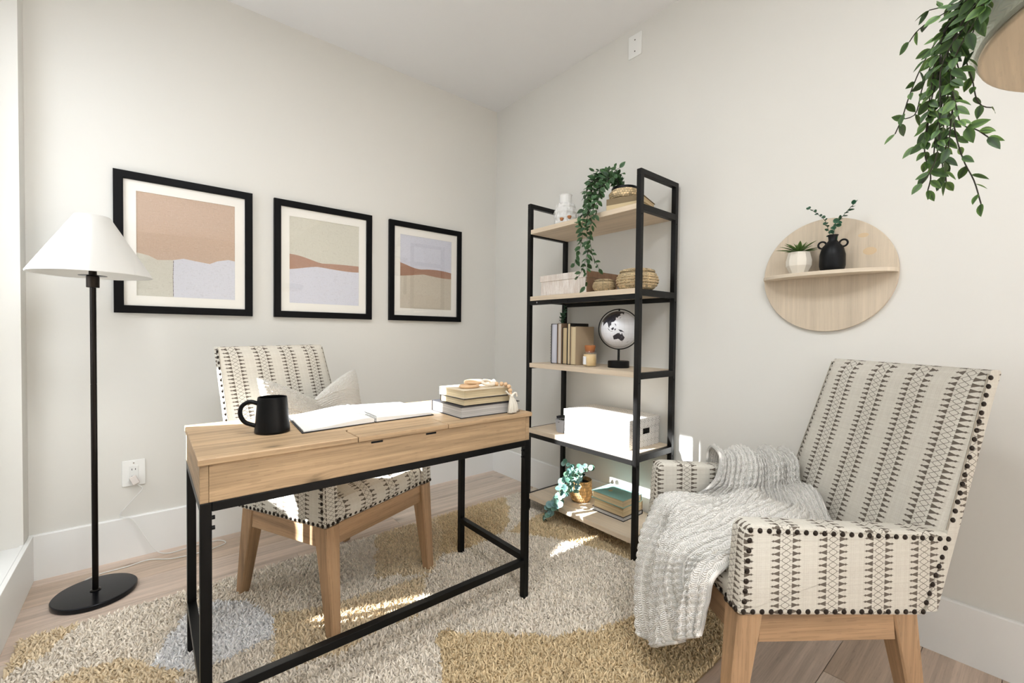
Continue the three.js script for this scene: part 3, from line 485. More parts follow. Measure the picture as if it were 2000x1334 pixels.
// ------------------------------------------------------------------ framed prints
{
  const art = [
    (c, w, h) => { c.fillStyle = '#bda48f'; c.fillRect(0, 0, w, h); c.fillStyle = '#c6c3b6'; c.beginPath(); c.moveTo(0, h * 0.585); c.lineTo(w * 0.12, h * 0.605); c.lineTo(w * 0.2, h * 0.64); c.lineTo(w * 0.35, h * 0.628); c.lineTo(w * 0.35, h); c.lineTo(0, h); c.fill();
      c.fillStyle = '#cdced6'; c.beginPath(); c.moveTo(w * 0.35, h * 0.628); c.lineTo(w * 0.45, h * 0.605); c.lineTo(w * 0.58, h * 0.62); c.lineTo(w * 0.72, h * 0.635); c.lineTo(w * 0.8, h * 0.6); c.lineTo(w * 0.92, h * 0.575); c.lineTo(w, h * 0.585); c.lineTo(w, h); c.lineTo(w * 0.35, h); c.fill();
      c.strokeStyle = '#4c4744'; c.lineWidth = 4; c.setLineDash([22, 5, 9, 3]); c.beginPath(); c.moveTo(w * 0.352, h * 0.635); c.lineTo(w * 0.347, h * 0.8); c.lineTo(w * 0.35, h * 0.99); c.stroke(); },
    (c, w, h) => { c.fillStyle = '#cdcabc'; c.fillRect(0, 0, w, h); c.fillStyle = '#cfd0da'; c.fillRect(0, h * 0.55, w, h); c.fillStyle = '#a8806a'; c.beginPath(); c.moveTo(0, h * 0.435); c.bezierCurveTo(w * 0.2, h * 0.44, w * 0.3, h * 0.49, w * 0.45, h * 0.51); c.bezierCurveTo(w * 0.65, h * 0.5, w * 0.8, h * 0.5, w, h * 0.5); c.lineTo(w, h * 0.575); c.bezierCurveTo(w * 0.8, h * 0.59, w * 0.55, h * 0.56, w * 0.38, h * 0.555); c.bezierCurveTo(w * 0.25, h * 0.565, w * 0.12, h * 0.6, 0, h * 0.61); c.fill(); },
    (c, w, h) => { c.fillStyle = '#cfd0db'; c.fillRect(0, 0, w, h); c.fillStyle = '#c6bdad'; c.fillRect(0, h * 0.5, w, h); c.fillStyle = '#a37d69'; c.beginPath(); c.moveTo(0, h * 0.38); c.bezierCurveTo(w * 0.15, h * 0.41, w * 0.25, h * 0.45, w * 0.4, h * 0.45); c.bezierCurveTo(w * 0.6, h * 0.43, w * 0.8, h * 0.43, w, h * 0.46); c.lineTo(w, h * 0.545); c.bezierCurveTo(w * 0.8, h * 0.55, w * 0.6, h * 0.53, w * 0.45, h * 0.515); c.bezierCurveTo(w * 0.3, h * 0.53, w * 0.15, h * 0.555, 0, h * 0.56); c.fill(); },
  ];
  const labels = ['black framed abstract print with tan upper block behind the lamp', 'black framed abstract print with a brown ribbon between cream and pale blue', 'black framed abstract print with pale blue above a brown ribbon and beige'];
  const wear = (c, w, h, s) => { for (let k = 0; k < 5200; k++) { const x = hash(k, 1, s) * w, y = hash(k, 2, s) * h, L = 2 + 26 * hash(k, 3, s) ** 3, a = hash(k, 4, s); c.fillStyle = a > 0.45 ? 'rgba(255,253,248,.2)' : 'rgba(70,56,46,.2)'; if (hash(k, 5, s) > 0.3) c.fillRect(x, y, L, 1.2); else c.fillRect(x, y, 1.2, L); } };
  [-1.8755, -1.2385, -0.589].forEach((cx, i) => {
    const w = 0.537, h = 0.635, cy = 1.4365, t = thing('picture_frame', labels[i], 'picture', [cx, cy, 0.002], 0, 'three framed abstract prints');
    const out = shapeOf([[-w / 2, -h / 2], [w / 2, -h / 2], [w / 2, h / 2], [-w / 2, h / 2]]), iw = w / 2 - 0.034, ih = h / 2 - 0.034;
    out.holes.push(new THREE.Path([[-iw, -ih], [-iw, ih], [iw, ih], [iw, -ih]].map((q) => new THREE.Vector2(...q))));
    mesh(t, 'frame', extr(out, 0.024, 0.002, 1), M.matBlack);
    mesh(t, 'backing', cbox(-iw - 0.004, iw + 0.004, -ih - 0.004, ih + 0.004, 0.002, 0.006), M.white);
    const mo = shapeOf([[-iw - 0.002, -ih - 0.002], [iw + 0.002, -ih - 0.002], [iw + 0.002, ih + 0.002], [-iw - 0.002, ih + 0.002]]), aw = 0.191, ah = 0.237;
    mo.holes.push(new THREE.Path([[-aw, -ah], [-aw, ah], [aw, ah], [aw, -ah]].map((q) => new THREE.Vector2(...q))));
    mesh(t, 'mount', extr(mo, 0.0022, 0).translate(0, 0, 0.0085), mat('#ece9e2', 0.9));
    const tex = canvasTex(768, 960, (c, W, Hh) => { art[i](c, W, Hh); wear(c, W, Hh, 50 + i); });
    mesh(t, 'print', new THREE.PlaneGeometry(aw * 2 + 0.006, ah * 2 + 0.006).translate(0, 0, 0.0075), mat('#ffffff', 0.9, { map: tex }));
    mesh(t, 'glazing', cbox(-iw - 0.002, iw + 0.002, -ih - 0.002, ih + 0.002, 0.014, 0.0155), M.glass);
  });
}
// ------------------------------------------------------------------ outlet, blank plate
{
  const t = thing('wall_outlet', 'white double power outlet low on the wall near the floor lamp', 'outlet', [-2.081, 0.387, 0]);
  mesh(t, 'face_plate', extr(rounded([[-0.041, -0.059], [0.041, -0.059], [0.041, 0.059], [-0.041, 0.059]], 0.005), 0.006, 0.002, 2).translate(0, 0, 0.0005), M.plate);
  mesh(t, 'socket', rbox(-0.0165, 0.0165, -0.033, 0.033, 0.005, 0.0082, 0.001), mat('#e2e2df', 0.4));
  for (const y of [0.017, -0.017]) for (const x of [-0.006, 0.006]) mesh(t, 'slot', cbox(x - 0.0011, x + 0.0011, y - 0.004, y + 0.004, 0.0075, 0.0085), M.black);
  mesh(t, 'screw', new THREE.CylinderGeometry(0.003, 0.003, 0.002, 10).rotateX(Math.PI / 2).translate(0, 0.046, 0.0065), M.chrome);
  const b = thing('blank_wall_plate', 'white blank cover plate with two screws below the ceiling', 'wall plate', [0, 2.598, 1.219], -Math.PI / 2);
  mesh(b, 'face_plate', extr(rounded([[-0.041, -0.06], [0.041, -0.06], [0.041, 0.06], [-0.041, 0.06]], 0.005), 0.006, 0.002, 2).translate(0, 0, 0.0005), M.plate);
  for (const y of [0.03, -0.03]) mesh(b, 'screw', new THREE.CylinderGeometry(0.0035, 0.0035, 0.002, 10).rotateX(Math.PI / 2).translate(0, y, 0.0065), mat('#55534f', 0.5, { metalness: 0.6 }));
}
// ------------------------------------------------------------------ floor lamp and its cord
{
  const t = thing('floor_lamp', 'dark metal floor lamp with wide white cone shade', 'lamp', [-2.191, 0, 0.3]);
  mesh(t, 'base', lathe([[0, 0.001], [0.124, 0.001], [0.1265, 0.004], [0.1265, 0.017], [0.123, 0.0205], [0.02, 0.0215], [0, 0.0215]], 64), mat('#232428', 0.2, { metalness: 0.7 }));
  mesh(t, 'collar', lathe([[0.0, 0.0205], [0.017, 0.0215], [0.0165, 0.025], [0.0095, 0.026]], 24), M.bronze);
  for (const [a, b] of [[0.022, 0.44], [0.441, 0.83], [0.831, 1.21]]) mesh(t, 'pole', lathe([[0.0092, a], [0.0096, a + 0.001], [0.0096, b - 0.001], [0.0092, b]], 20), M.bronze);
  mesh(t, 'socket', lathe([[0, 1.205], [0.0185, 1.205], [0.0195, 1.207], [0.0195, 1.247], [0.0185, 1.249], [0.012, 1.2495], [0.012, 1.285], [0, 1.285]], 24), mat('#2a231d', 0.3, { metalness: 0.8 }));
  mesh(t, 'drip_disc', lathe([[0.012, 1.2495], [0.042, 1.2498], [0.042, 1.2512], [0.012, 1.2512]], 32), M.bronze);
  mesh(t, 'bulb', lathe([[0.011, 1.285], [0.014, 1.295], [0.028, 1.33], [0.03, 1.348], [0.022, 1.368], [0, 1.376]], 20), mat('#f3f1ec', 0.4));
  const sh = mesh(t, 'shade', lathe([[0.178, 1.2525], [0.18, 1.2525], [0.18, 1.256], [0.052, 1.479], [0.0505, 1.479], [0.0505, 1.4765], [0.1785, 1.2545]], 72), M.shade);
  mesh(sh, 'spider', merge([0, 1, 2].map((k) => new THREE.CylinderGeometry(0.0015, 0.0015, 0.05, 6).rotateZ(Math.PI / 2).translate(0.025, 1.47, 0).rotateY(k * 2.094))), M.chrome);
  const q = (u, v, z) => atZ(u, v, z), f = (u, v) => { const w = atY(u, v, 0.004); w.z = Math.max(w.z, 0.02); return w; };
  const c = thing('lamp_cord', 'thin clear-white lamp cord with plug running from outlet to lamp', 'cord', [-2.08, 0, 0.05]);
  const pts = [V3(-2.066, 0.338, 0.04), V3(-2.05, 0.318, 0.035), V3(-2.09, 0.265, 0.03), V3(-2.128, 0.205, 0.022), V3(-2.09, 0.185, 0.03), V3(-2.045, 0.1, 0.045), V3(-2.0, 0.02, 0.06), V3(-1.96, 0.0045, 0.075), V3(-1.85, 0.004, 0.06), V3(-1.76, 0.004, 0.07), V3(-1.74, 0.004, 0.12), V3(-1.83, 0.004, 0.155), V3(-1.95, 0.004, 0.145), V3(-2.03, 0.004, 0.095), V3(-2.1, 0.004, 0.11), V3(-2.2, 0.004, 0.12), V3(-2.235, 0.004, 0.15), V3(-2.22, 0.006, 0.182)];
  wpart(c, 'cable', tube(pts, 0.0021, 220, 6), M.cord);
  wpart(c, 'plug', rbox(-0.013, 0.013, -0.02, 0.02, -0.011, 0.011, 0.004, 2).rotateZ(R(24)).rotateX(R(-12)).translate(-2.078, 0.358, 0.028), mat('#d7cfc9', 0.5));
}
// ------------------------------------------------------------------ shelf unit
const SH = { x0: -0.338, x1: -0.022, z0: 0.742, z1: 1.498, top: 1.788, y: [1.637, 1.256, 0.875, 0.498, 0.114] };
{
  const t = thing('shelf_unit', 'tall open shelf unit with black metal frame and pale wood boards', 'shelf', [(SH.x0 + SH.x1) / 2, 0.012, (SH.z0 + SH.z1) / 2]), s = 0.024, y0 = 0.012;
  for (const z of [SH.z0, SH.z1 - s]) {
    for (const x of [SH.x0, SH.x1 - s]) wpart(t, 'upright', rbox(x, x + s, y0, SH.top - s, z, z + s, 0.0015), M.metal);
    wpart(t, 'top_bar', rbox(SH.x0, SH.x1, SH.top - s, SH.top, z, z + s, 0.0015), M.metal);
    for (const y of SH.y) wpart(t, 'side_rail', rbox(SH.x0 + s, SH.x1 - s, y - 0.033, y - 0.004, z, z + s, 0.0015), M.metal);
  }
  SH.y.forEach((y, i) => {
    wpart(t, 'shelf_board', grain(rbox(SH.x0 + 0.002, SH.x1 - 0.002, y - 0.025, y, SH.z0 + s + 0.001, SH.z1 - s - 0.001, 0.0012), 'z', 1.2, 0.4, i * 0.37, i * 0.21), M.shelfWood);
    if (i === 1 || i === 3) for (const x of [SH.x0, SH.x1 - s]) wpart(t, 'cross_rail', rbox(x, x + s, y - 0.049, y - 0.0255, SH.z0 + s, SH.z1 - s, 0.0015), M.metal);
  });
  for (const z of [0.83, 0.94, 1.06]) wpart(t, 'bolt', new THREE.CylinderGeometry(0.0045, 0.0045, 0.004, 10).rotateZ(Math.PI / 2).translate(SH.x0 - 0.0015, SH.y[1] - 0.037, z), z < 0.9 ? M.chrome : M.metal);
  for (const y of SH.y) for (const x of [SH.x0 + s / 2, SH.x1 - s / 2]) wpart(t, 'bolt', new THREE.CylinderGeometry(0.004, 0.004, 0.003, 10).rotateX(Math.PI / 2).translate(x, y - 0.05, SH.z1 + 0.001), M.metal);
}
// ------------------------------------------------------------------ books
// a closed book: L along the spine, D from spine to fore edge, T thick; spine at -x side, lying flat on its base
function bookAt(label, pos, turn, L, D, T, coverColor, pageMat, group, o = {}) {
  const t = thing('book', label, 'book', pos, turn, group), c = 0.0022, cm = mat(coverColor, 0.7);
  const shell = merge([rbox(-D / 2, D / 2, 0, c, -L / 2, L / 2, 0.0006), rbox(-D / 2, D / 2, T - c, T, -L / 2, L / 2, 0.0006), rbox(-D / 2 - 0.0005, -D / 2 + c, 0.0003, T - 0.0003, -L / 2, L / 2, 0.001)]);
  const pg = rbox(-D / 2 + c + 0.0003, D / 2 - 0.004, c + 0.0002, T - c - 0.0002, -L / 2 + 0.004, L / 2 - 0.004, 0.0008);
  const uv = prep(pg), p = uv.attributes.position; for (let i = 0; i < p.count; i++) uv.attributes.uv.setXY(i, (p.getX(i) + p.getZ(i)) / 0.2, p.getY(i) / 0.12);
  mesh(t, 'cover', shell, cm); mesh(t, 'pages', uv, pageMat);
  if (o.emblem) mesh(t, 'emblem', new THREE.CylinderGeometry(0.014, 0.014, 0.0006, 20).scale(1, 1, 0.7).translate(0.01, T + 0.0001, 0.03), mat('#c9b58a', 0.5, { metalness: 0.4 }));
  return t;
}
{
  // stack on the desk; fore edges face the camera
  const G = 'books stacked on the desk', y = DT;
  bookAt('thick grey-paged book at the bottom of the stack on the desk', [-1.045, y, 1.245], R(-91), 0.268, 0.215, 0.041, '#2b2b30', M.pagesGrey, G);
  bookAt('tan-paged book with black cover, middle of the stack on the desk', [-1.053, y + 0.0412, 1.262], R(-90), 0.226, 0.165, 0.026, '#1d1714', M.pages, G);
  bookAt('tan-paged book with beige cover, topmost of the stack on the desk', [-1.052, y + 0.0674, 1.255], R(-89), 0.224, 0.165, 0.03, '#d6c7ad', M.pages, G);
  // top shelf, under the planter basket
  const T1 = SH.y[0], g1 = 'books under the basket planter';
  bookAt('cream-paged book lying on the top shelf board, lower of two', [-0.215, T1, 1.366], R(12), 0.175, 0.2, 0.024, '#c8b48e', M.pagesTan, g1);
  bookAt('cream-paged book carrying the basket planter, upper of two', [-0.213, T1 + 0.0242, 1.358], R(16), 0.175, 0.195, 0.03, '#7b6a4e', M.pagesTan, g1);
  // bottom shelf
  const T5 = SH.y[4], g5 = 'books stacked on the bottom shelf';
  bookAt('thin white book with black cover under two books on the bottom shelf', [-0.135, T5, 1.246], R(180), 0.2, 0.165, 0.022, '#24211f', M.pagesGrey, g5);
  bookAt('thick beige book between two others on the bottom shelf', [-0.133, T5 + 0.0222, 1.248], R(180), 0.19, 0.165, 0.046, '#b9a283', M.pagesTan, g5);
  bookAt('teal covered book topmost of the stack on the bottom shelf', [-0.143, T5 + 0.0684, 1.246], R(180), 0.2, 0.16, 0.038, '#7fa9a0', M.pagesTan, g5, { emblem: true });
}
{
  // upright books on the third shelf: fore edges towards the room
  const y = SH.y[2] + 0.0002, xs = -0.255, spec = [
    ['black spiral-bound book with white pages, first of the upright row', 0.861, 0.909, 0.226, '#24242a', mat('#dfe0ea', 0.9, { map: TX.pages })],
    ['slim upright book with brown cover beside the spiral-bound one', 0.911, 0.941, 0.228, '#8c735c', mat('#e2d9cc', 0.9, { map: TX.pages })],
    ['short upright book with tan pages in the middle of the row', 0.945, 0.981, 0.206, '#1c1917', M.pagesTan],
    ['tall upright book with black back cover in the row', 0.984, 1.008, 0.228, '#161413', M.pages],
    ['beige upright book at the end of the row beside the candle', 1.011, 1.048, 0.21, '#b5a084', M.pages]];
  spec.forEach(([label, a, b, h, col, pm], i) => {
    const T = b - a, D = 0.15, t = thing('book', label, 'book', [xs + D / 2 + (i === 2 ? 0.004 : 0), y, (a + b) / 2], 0, 'upright books on the third shelf'), c = 0.0025;
    mesh(t, 'cover', merge([rbox(-D / 2, D / 2, 0, h, -T / 2, -T / 2 + c, 0.0007), rbox(-D / 2, D / 2, 0, h, T / 2 - c, T / 2, 0.0007), rbox(D / 2 - c, D / 2 + 0.0004, 0.0004, h - 0.0004, -T / 2, T / 2, 0.001)]), mat(col, 0.7));
    const g = prep(rbox(-D / 2 + 0.004, D / 2 - c, 0.0035, h - 0.0035, -T / 2 + c, T / 2 - c, 0.0008)), p = g.attributes.position; for (let k = 0; k < p.count; k++) g.attributes.uv.setXY(k, (p.getX(k) + p.getY(k)) / 0.3, p.getZ(k) / 0.1);
    mesh(t, 'pages', g, pm);
    if (i === 0) for (let k = 0; k < 14; k++) mesh(t, 'binding_ring', new THREE.TorusGeometry(0.005, 0.0008, 6, 12).translate(-D / 2 + 0.001, 0.015 + k * 0.015, -T / 2), M.black);
  });
}
// ------------------------------------------------------------------ mug, notebook, garland on the desk
{
  const t = thing('mug', 'matte black coffee mug with a big handle on the desk', 'mug', [-1.741, DT, 1.178], R(-14));
  mesh(t, 'body', lathe([[0, 0.0], [0.044, 0.0], [0.0475, 0.003], [0.0475, 0.008], [0.0395, 0.104], [0.0385, 0.1065], [0.0365, 0.105], [0.0435, 0.012], [0.04, 0.007], [0, 0.006]], 56), M.ceramic);
  mesh(t, 'handle', new THREE.TubeGeometry(new THREE.CatmullRomCurve3([V3(-0.038, 0.088, 0), V3(-0.058, 0.094, 0), V3(-0.078, 0.083, 0), V3(-0.083, 0.06, 0), V3(-0.072, 0.036, 0), V3(-0.043, 0.022, 0)]), 40, 0.0062, 10).scale(1, 1, 1.25), M.ceramic);
}
{
  const a = V3(-1.679, 0, 1.26), b = V3(-1.655, 0, 0.965), m0 = V3(-1.436, 0, 0.93), m1 = V3(-1.449, 0, 1.235), r0 = V3(-1.21, 0, 0.932), r1 = V3(-1.223, 0, 1.233);
  const t = thing('notebook', 'open white spiral-bound notebook lying on the desk', 'notebook', [-1.44, DT, 1.08]);
  const block = (P00, P10, P01, P11, hFn) => { const N = 24, up = sheet(N, N, (i, j) => { const p = P00.clone().lerp(P10, i).lerp(P01.clone().lerp(P11, i), j); p.y = DT + hFn(i, j); return p; }); const dn = sheet(N, N, (i, j) => { const p = P00.clone().lerp(P10, i).lerp(P01.clone().lerp(P11, i), j); p.y = DT + 0.0035; return p; });
    const wall = (f) => sheet(N, 1, (i, j) => { const p = f(i); const q = p[0].clone(); q.y = j ? DT + 0.0035 : p[1]; return q; });
    const E = (i, j) => { const p = P00.clone().lerp(P10, i).lerp(P01.clone().lerp(P11, i), j); return [p, DT + hFn(i, j)]; };
    return merge([up, dn, wall((k) => E(k, 0)), wall((k) => E(k, 1)), wall((k) => E(0, k)), wall((k) => E(1, k))]); };
  const ins = 0.006;
  wpart(t, 'left_pages', block(b.clone().add(V3(ins, 0, ins)), m0, a.clone().add(V3(ins, 0, -ins)), m1, (i, j) => 0.0075 + 0.012 * Math.pow(Math.sin(clamp(i * 1.05) * Math.PI * 0.5), 2) - 0.005 * sstep(0.93, 1, i)), M.paper);
  wpart(t, 'right_pages', block(m0.clone().add(V3(0.008, 0, 0)), r0.clone().add(V3(-ins, 0, ins)), m1.clone().add(V3(0.008, 0, 0)), r1.clone().add(V3(-ins, 0, -ins)), (i) => 0.0105 + 0.006 * (1 - i)), M.paper);
  const quad = (p, q, r, s) => extr(shapeOf([[p.x, p.z], [q.x, q.z], [r.x, r.z], [s.x, s.z]]), 0.0025, 0.0004).rotateX(Math.PI / 2).translate(0, DT + 0.0031, 0);
  wpart(t, 'cover', merge([quad(b, m0, m1, a), quad(m0.clone().add(V3(0.004, 0, 0)), r0, r1, m1.clone().add(V3(0.004, 0, 0)))]), M.cover);
  for (let k = 0; k < 26; k++) { const q = m0.clone().lerp(m1, (k + 0.7) / 26.4); wpart(t, 'binding_ring', new THREE.TorusGeometry(0.0095, 0.0009, 6, 16).translate(q.x + 0.003, DT + 0.0125, q.z), M.chrome); }
}
{
  const y = DT + 0.0975, t = thing('bead_garland', 'wooden link and bead garland with white tassel on the book stack', 'garland', [-1.05, y, 1.28]);
  const link = (rx, rz, x, yy, z, tilt, turn) => { const pts = []; for (let k = 0; k < 24; k++) { const a = k / 24 * 6.2832; pts.push(V3(rx * Math.cos(a), 0, rz * Math.sin(a)).applyEuler(new THREE.Euler(tilt, turn, 0, 'YXZ')).add(V3(x, yy, z))); } return tube(pts, 0.0062, 60, 9, true); };
  wpart(t, 'link', link(0.038, 0.026, -1.1, y + 0.007, 1.28, 0, R(12)), M.bead);
  wpart(t, 'link', link(0.037, 0.024, -1.055, y + 0.0165, 1.252, R(5), R(-16)), M.bead);
  wpart(t, 'link', link(0.03, 0.02, -1.015, y + 0.014, 1.285, R(18), R(20)), mat('#e6dac8', 0.7));
  const bp = [[-0.985, 0.009, 1.3], [-0.975, 0.01, 1.318], [-0.968, 0.009, 1.334], [-0.965, 0.002, 1.35], [-0.966, -0.012, 1.359], [-0.968, -0.026, 1.363]];
  for (const [x, dy, z] of bp) wpart(t, 'bead', sphere(0.0085, x, y + dy, z, 14, 10), M.bead);
  for (const [x, dy, z] of [[-1.0, 0.014, 1.24], [-0.985, 0.012, 1.25], [-0.97, 0.013, 1.262]]) wpart(t, 'bead', sphere(0.0095, x, y + dy, z, 14, 10), mat('#efe9df', 0.8));
  const tas = [], tm = mat('#e3dccf', 0.95); seed(5);
  for (let k = 0; k < 70; k++) { const a = rr(0, 6.283), r1 = Math.sqrt(rnd()) * 0.026, top = V3(-0.968 + Math.cos(a) * 0.003, y - 0.03, 1.369 + Math.sin(a) * 0.002), end = V3(-0.968 + Math.cos(a) * r1, DT + rr(0.003, 0.012), Math.max(1.369, 1.376 + Math.sin(a) * r1 * 0.55)); tas.push(tube([top, top.clone().lerp(end, 0.5).add(V3(Math.cos(a) * 0.004, 0.004, 0.004)), end], 0.0017, 6, 5)); }
  wpart(t, 'tassel', merge(tas), tm);
  wpart(t, 'tassel_bow', merge([tube([V3(-0.968, y - 0.03, 1.37), V3(-0.99, y - 0.018, 1.372), V3(-0.996, y - 0.01, 1.37)], 0.0035, 8, 6), tube([V3(-0.968, y - 0.03, 1.37), V3(-0.95, y - 0.02, 1.374), V3(-0.945, y - 0.034, 1.374)], 0.0045, 8, 6), sphere(0.008, -0.968, y - 0.033, 1.37)]), tm);
}
// ------------------------------------------------------------------ leaves and vines
function leafGeo(L, W, dark, light, fold = 0.18, droop = 0.12, n = 6) {
  const pos = [], col = [], idx = [], d = new THREE.Color(dark), l = new THREE.Color(light);
  for (let i = 0; i <= n; i++) { const t = i / n, w = W / 2 * Math.pow(Math.sin(Math.PI * Math.pow(t, 0.8)), 0.9), z = L * t, y = -droop * L * t * t;
    for (const s of [-1, 0, 1]) { pos.push(s * w, y + Math.abs(s) * fold * w, z); const c = s ? l : d; col.push(c.r, c.g, c.b); } }
  for (let i = 0; i < n; i++) for (const k of [0, 1]) { const a = i * 3 + k; idx.push(a, a + 3, a + 1, a + 1, a + 3, a + 4); }
  const g = new THREE.BufferGeometry(); g.setAttribute('position', new THREE.Float32BufferAttribute(pos, 3)); g.setAttribute('color', new THREE.Float32BufferAttribute(col, 3)); g.setIndex(idx); g.computeVertexNormals(); return g;
}
function roundLeaf(r, c1, c2) { const g = new THREE.CircleGeometry(r, 12).rotateX(-Math.PI / 2).translate(0, 0, r), p = g.attributes.position, col = [], a = new THREE.Color(c1), b = new THREE.Color(c2); for (let i = 0; i < p.count; i++) { const d = Math.hypot(p.getX(i), p.getZ(i) - r) / r; p.setY(i, 0.25 * r * d * d); const c = a.clone().lerp(b, d > 0.5 ? 1 : 0); col.push(c.r, c.g, c.b); } g.setAttribute('color', new THREE.Float32BufferAttribute(col, 3)); g.computeVertexNormals(); return g; }
// adds one stem and its leaves to a plant; points are world positions
function strand(plant, pts, o) {
  const curve = new THREE.CatmullRomCurve3(pts), inv = plant.matrixWorld.clone().invert();
  const stem = wpart(plant, 'stem', new THREE.TubeGeometry(curve, pts.length * 6, o.r ?? 0.0012, 5), o.stemMat ?? M.stem);
  const len = curve.getLength(), n = Math.max(2, Math.round(len / o.step));
  for (let i = 1; i <= n; i++) {
    const k = Math.min(1, (i - (o.start ?? 0.3) + 0.3) / n), p = curve.getPointAt(Math.min(0.999, k)), tg = curve.getTangentAt(Math.min(0.999, k));
    for (let s = 0; s < (o.pair ?? 1); s++) {
      const side = V3(rr(-1, 1), rr(-0.5, 0.5), rr(-1, 1)).cross(tg).normalize(); if (o.toward) side.addScaledVector(o.toward, rr(0, 0.7)).normalize();
      const dir = side.multiplyScalar(o.spread ?? 0.8).addScaledVector(tg, i === n ? 1 : 0.55).add(V3(0, o.lift ?? -0.15, 0)).normalize();
      const up = (o.face ?? V3(-0.6, 0.5, 0.45)).clone().add(V3(rr(-0.6, 0.6), rr(-0.6, 0.6), rr(-0.6, 0.6))).normalize();
      const xx = V3().crossVectors(up, dir).normalize(), yy = V3().crossVectors(dir, xx), mtx = new THREE.Matrix4().makeBasis(xx, yy, dir).setPosition(p);
      const m = mesh(plant, 'leaf', o.geos[Math.floor(rnd() * o.geos.length)], o.mats[Math.floor(rnd() * o.mats.length)]);
      const sc = rr(o.s0 ?? 0.8, o.s1 ?? 1.15); mtx.scale(V3(sc, sc, sc)); m.applyMatrix4(inv.clone().multiply(mtx));
    }
  }
}
const jit = (p, a) => p.clone().add(V3(rr(-a, a), rr(-a, a), rr(-a, a)));
// hanging planter, upper right
{
  const C = V3(-0.933, 1.5, 2.833), t = thing('hanging_planter', 'pale green embossed planter with wooden base and trailing vines hanging overhead', 'planter', [C.x, C.y, C.z]);
  const pot = lathe([[0.0, 0.008], [0.266, 0.008], [0.27, 0.012], [0.286, 0.05], [0.287, 0.056], [0.28, 0.058], [0.275, 0.05], [0.26, 0.03], [0, 0.03]], 80);
  { const uv = pot.attributes.uv; for (let i = 0; i < uv.count; i++) uv.setXY(i, uv.getX(i) * 14, uv.getY(i) * 3); }
  mesh(t, 'bowl', pot, mat('#e3e8da', 0.55, { bumpMap: TX.emboss, bumpScale: 0.002 }));
  mesh(t, 'wooden_base', grain(lathe([[0, 0], [0.26, 0], [0.265, 0.002], [0.265, 0.0075], [0, 0.0075]], 80), 'x', 1.2, 0.4, 0.2, 0.4), mat('#dfcfb5', 0.65, { map: TX.pale }));
  mesh(t, 'soil', lathe([[0, 0.047], [0.274, 0.045]], 40), M.soil);
  for (let k = 0; k < 3; k++) { const a = 0.4 + k * 2.094; mesh(t, 'cord', tube([V3(0.28 * Math.cos(a), 0.056, 0.28 * Math.sin(a)), V3(0.14 * Math.cos(a), 0.45, 0.14 * Math.sin(a)), V3(0, 0.85, 0), V3(0, 1.2, 0)], 0.0025, 30, 6), mat('#cfc4ae', 0.9)); }
  seed(31);
  const geos = [leafGeo(0.0235, 0.0115, '#34521f', '#5d7d35'), leafGeo(0.02, 0.0095, '#2d4a1e', '#6c8c3c'), leafGeo(0.0255, 0.0105, '#2a4420', '#4f7032')], mats = [M.leafA, M.leafB, M.leafC];
  const start = V3(-1.165, 1.557, 2.625);
  const px = (list, x) => list.map(([u, v], i) => atX(u, v, x + 0.006 * i));
  const S = [
    [[1860, 60], [1848, 140], [1845, 220], [1840, 290], [1842, 345]], [[1830, 80], [1800, 130], [1775, 190], [1762, 230], [1748, 262]], [[1855, 90], [1858, 180], [1866, 260], [1884, 318], [1902, 352], [1916, 398]],
    [[1862, 120], [1868, 210], [1880, 245], [1905, 252], [1930, 268]], [[1888, 110], [1900, 160], [1908, 195], [1920, 208], [1936, 210]], [[1850, 22], [1815, 42], [1790, 62], [1776, 82]], [[1842, 70], [1822, 150], [1812, 230], [1806, 300], [1818, 345], [1812, 372]],
    [[1846, 110], [1836, 210], [1832, 290], [1820, 330], [1800, 358]], [[1850, 60], [1826, 110], [1802, 170], [1786, 225], [1768, 232]], [[1858, 80], [1852, 170], [1850, 250], [1846, 320], [1848, 355]], [[1852, 40], [1838, 120], [1818, 200], [1806, 270], [1790, 285]], [[1866, 70], [1864, 150], [1858, 230], [1852, 290]],
    [[1880, 14], [1862, 8], [1840, 14], [1815, 20]], [[1868, 90], [1876, 140], [1886, 110]], [[1846, 60], [1836, 130], [1840, 200], [1828, 260], [1824, 300]], [[1870, 30], [1850, 50], [1835, 90], [1825, 130]]];
  S.forEach((s, i) => { const x = -1.06 - 0.05 * (i % 4) / 3; strand(t, [jit(start, 0.022).setY(1.56), ...px(s, x)], { step: 0.0155, pair: 1 + (i % 3 === 0 ? 1 : 0), geos, mats, r: 0.0009, spread: 0.8, face: V3(-0.8, 0.35, 0.1), lift: -0.2 }); });
}
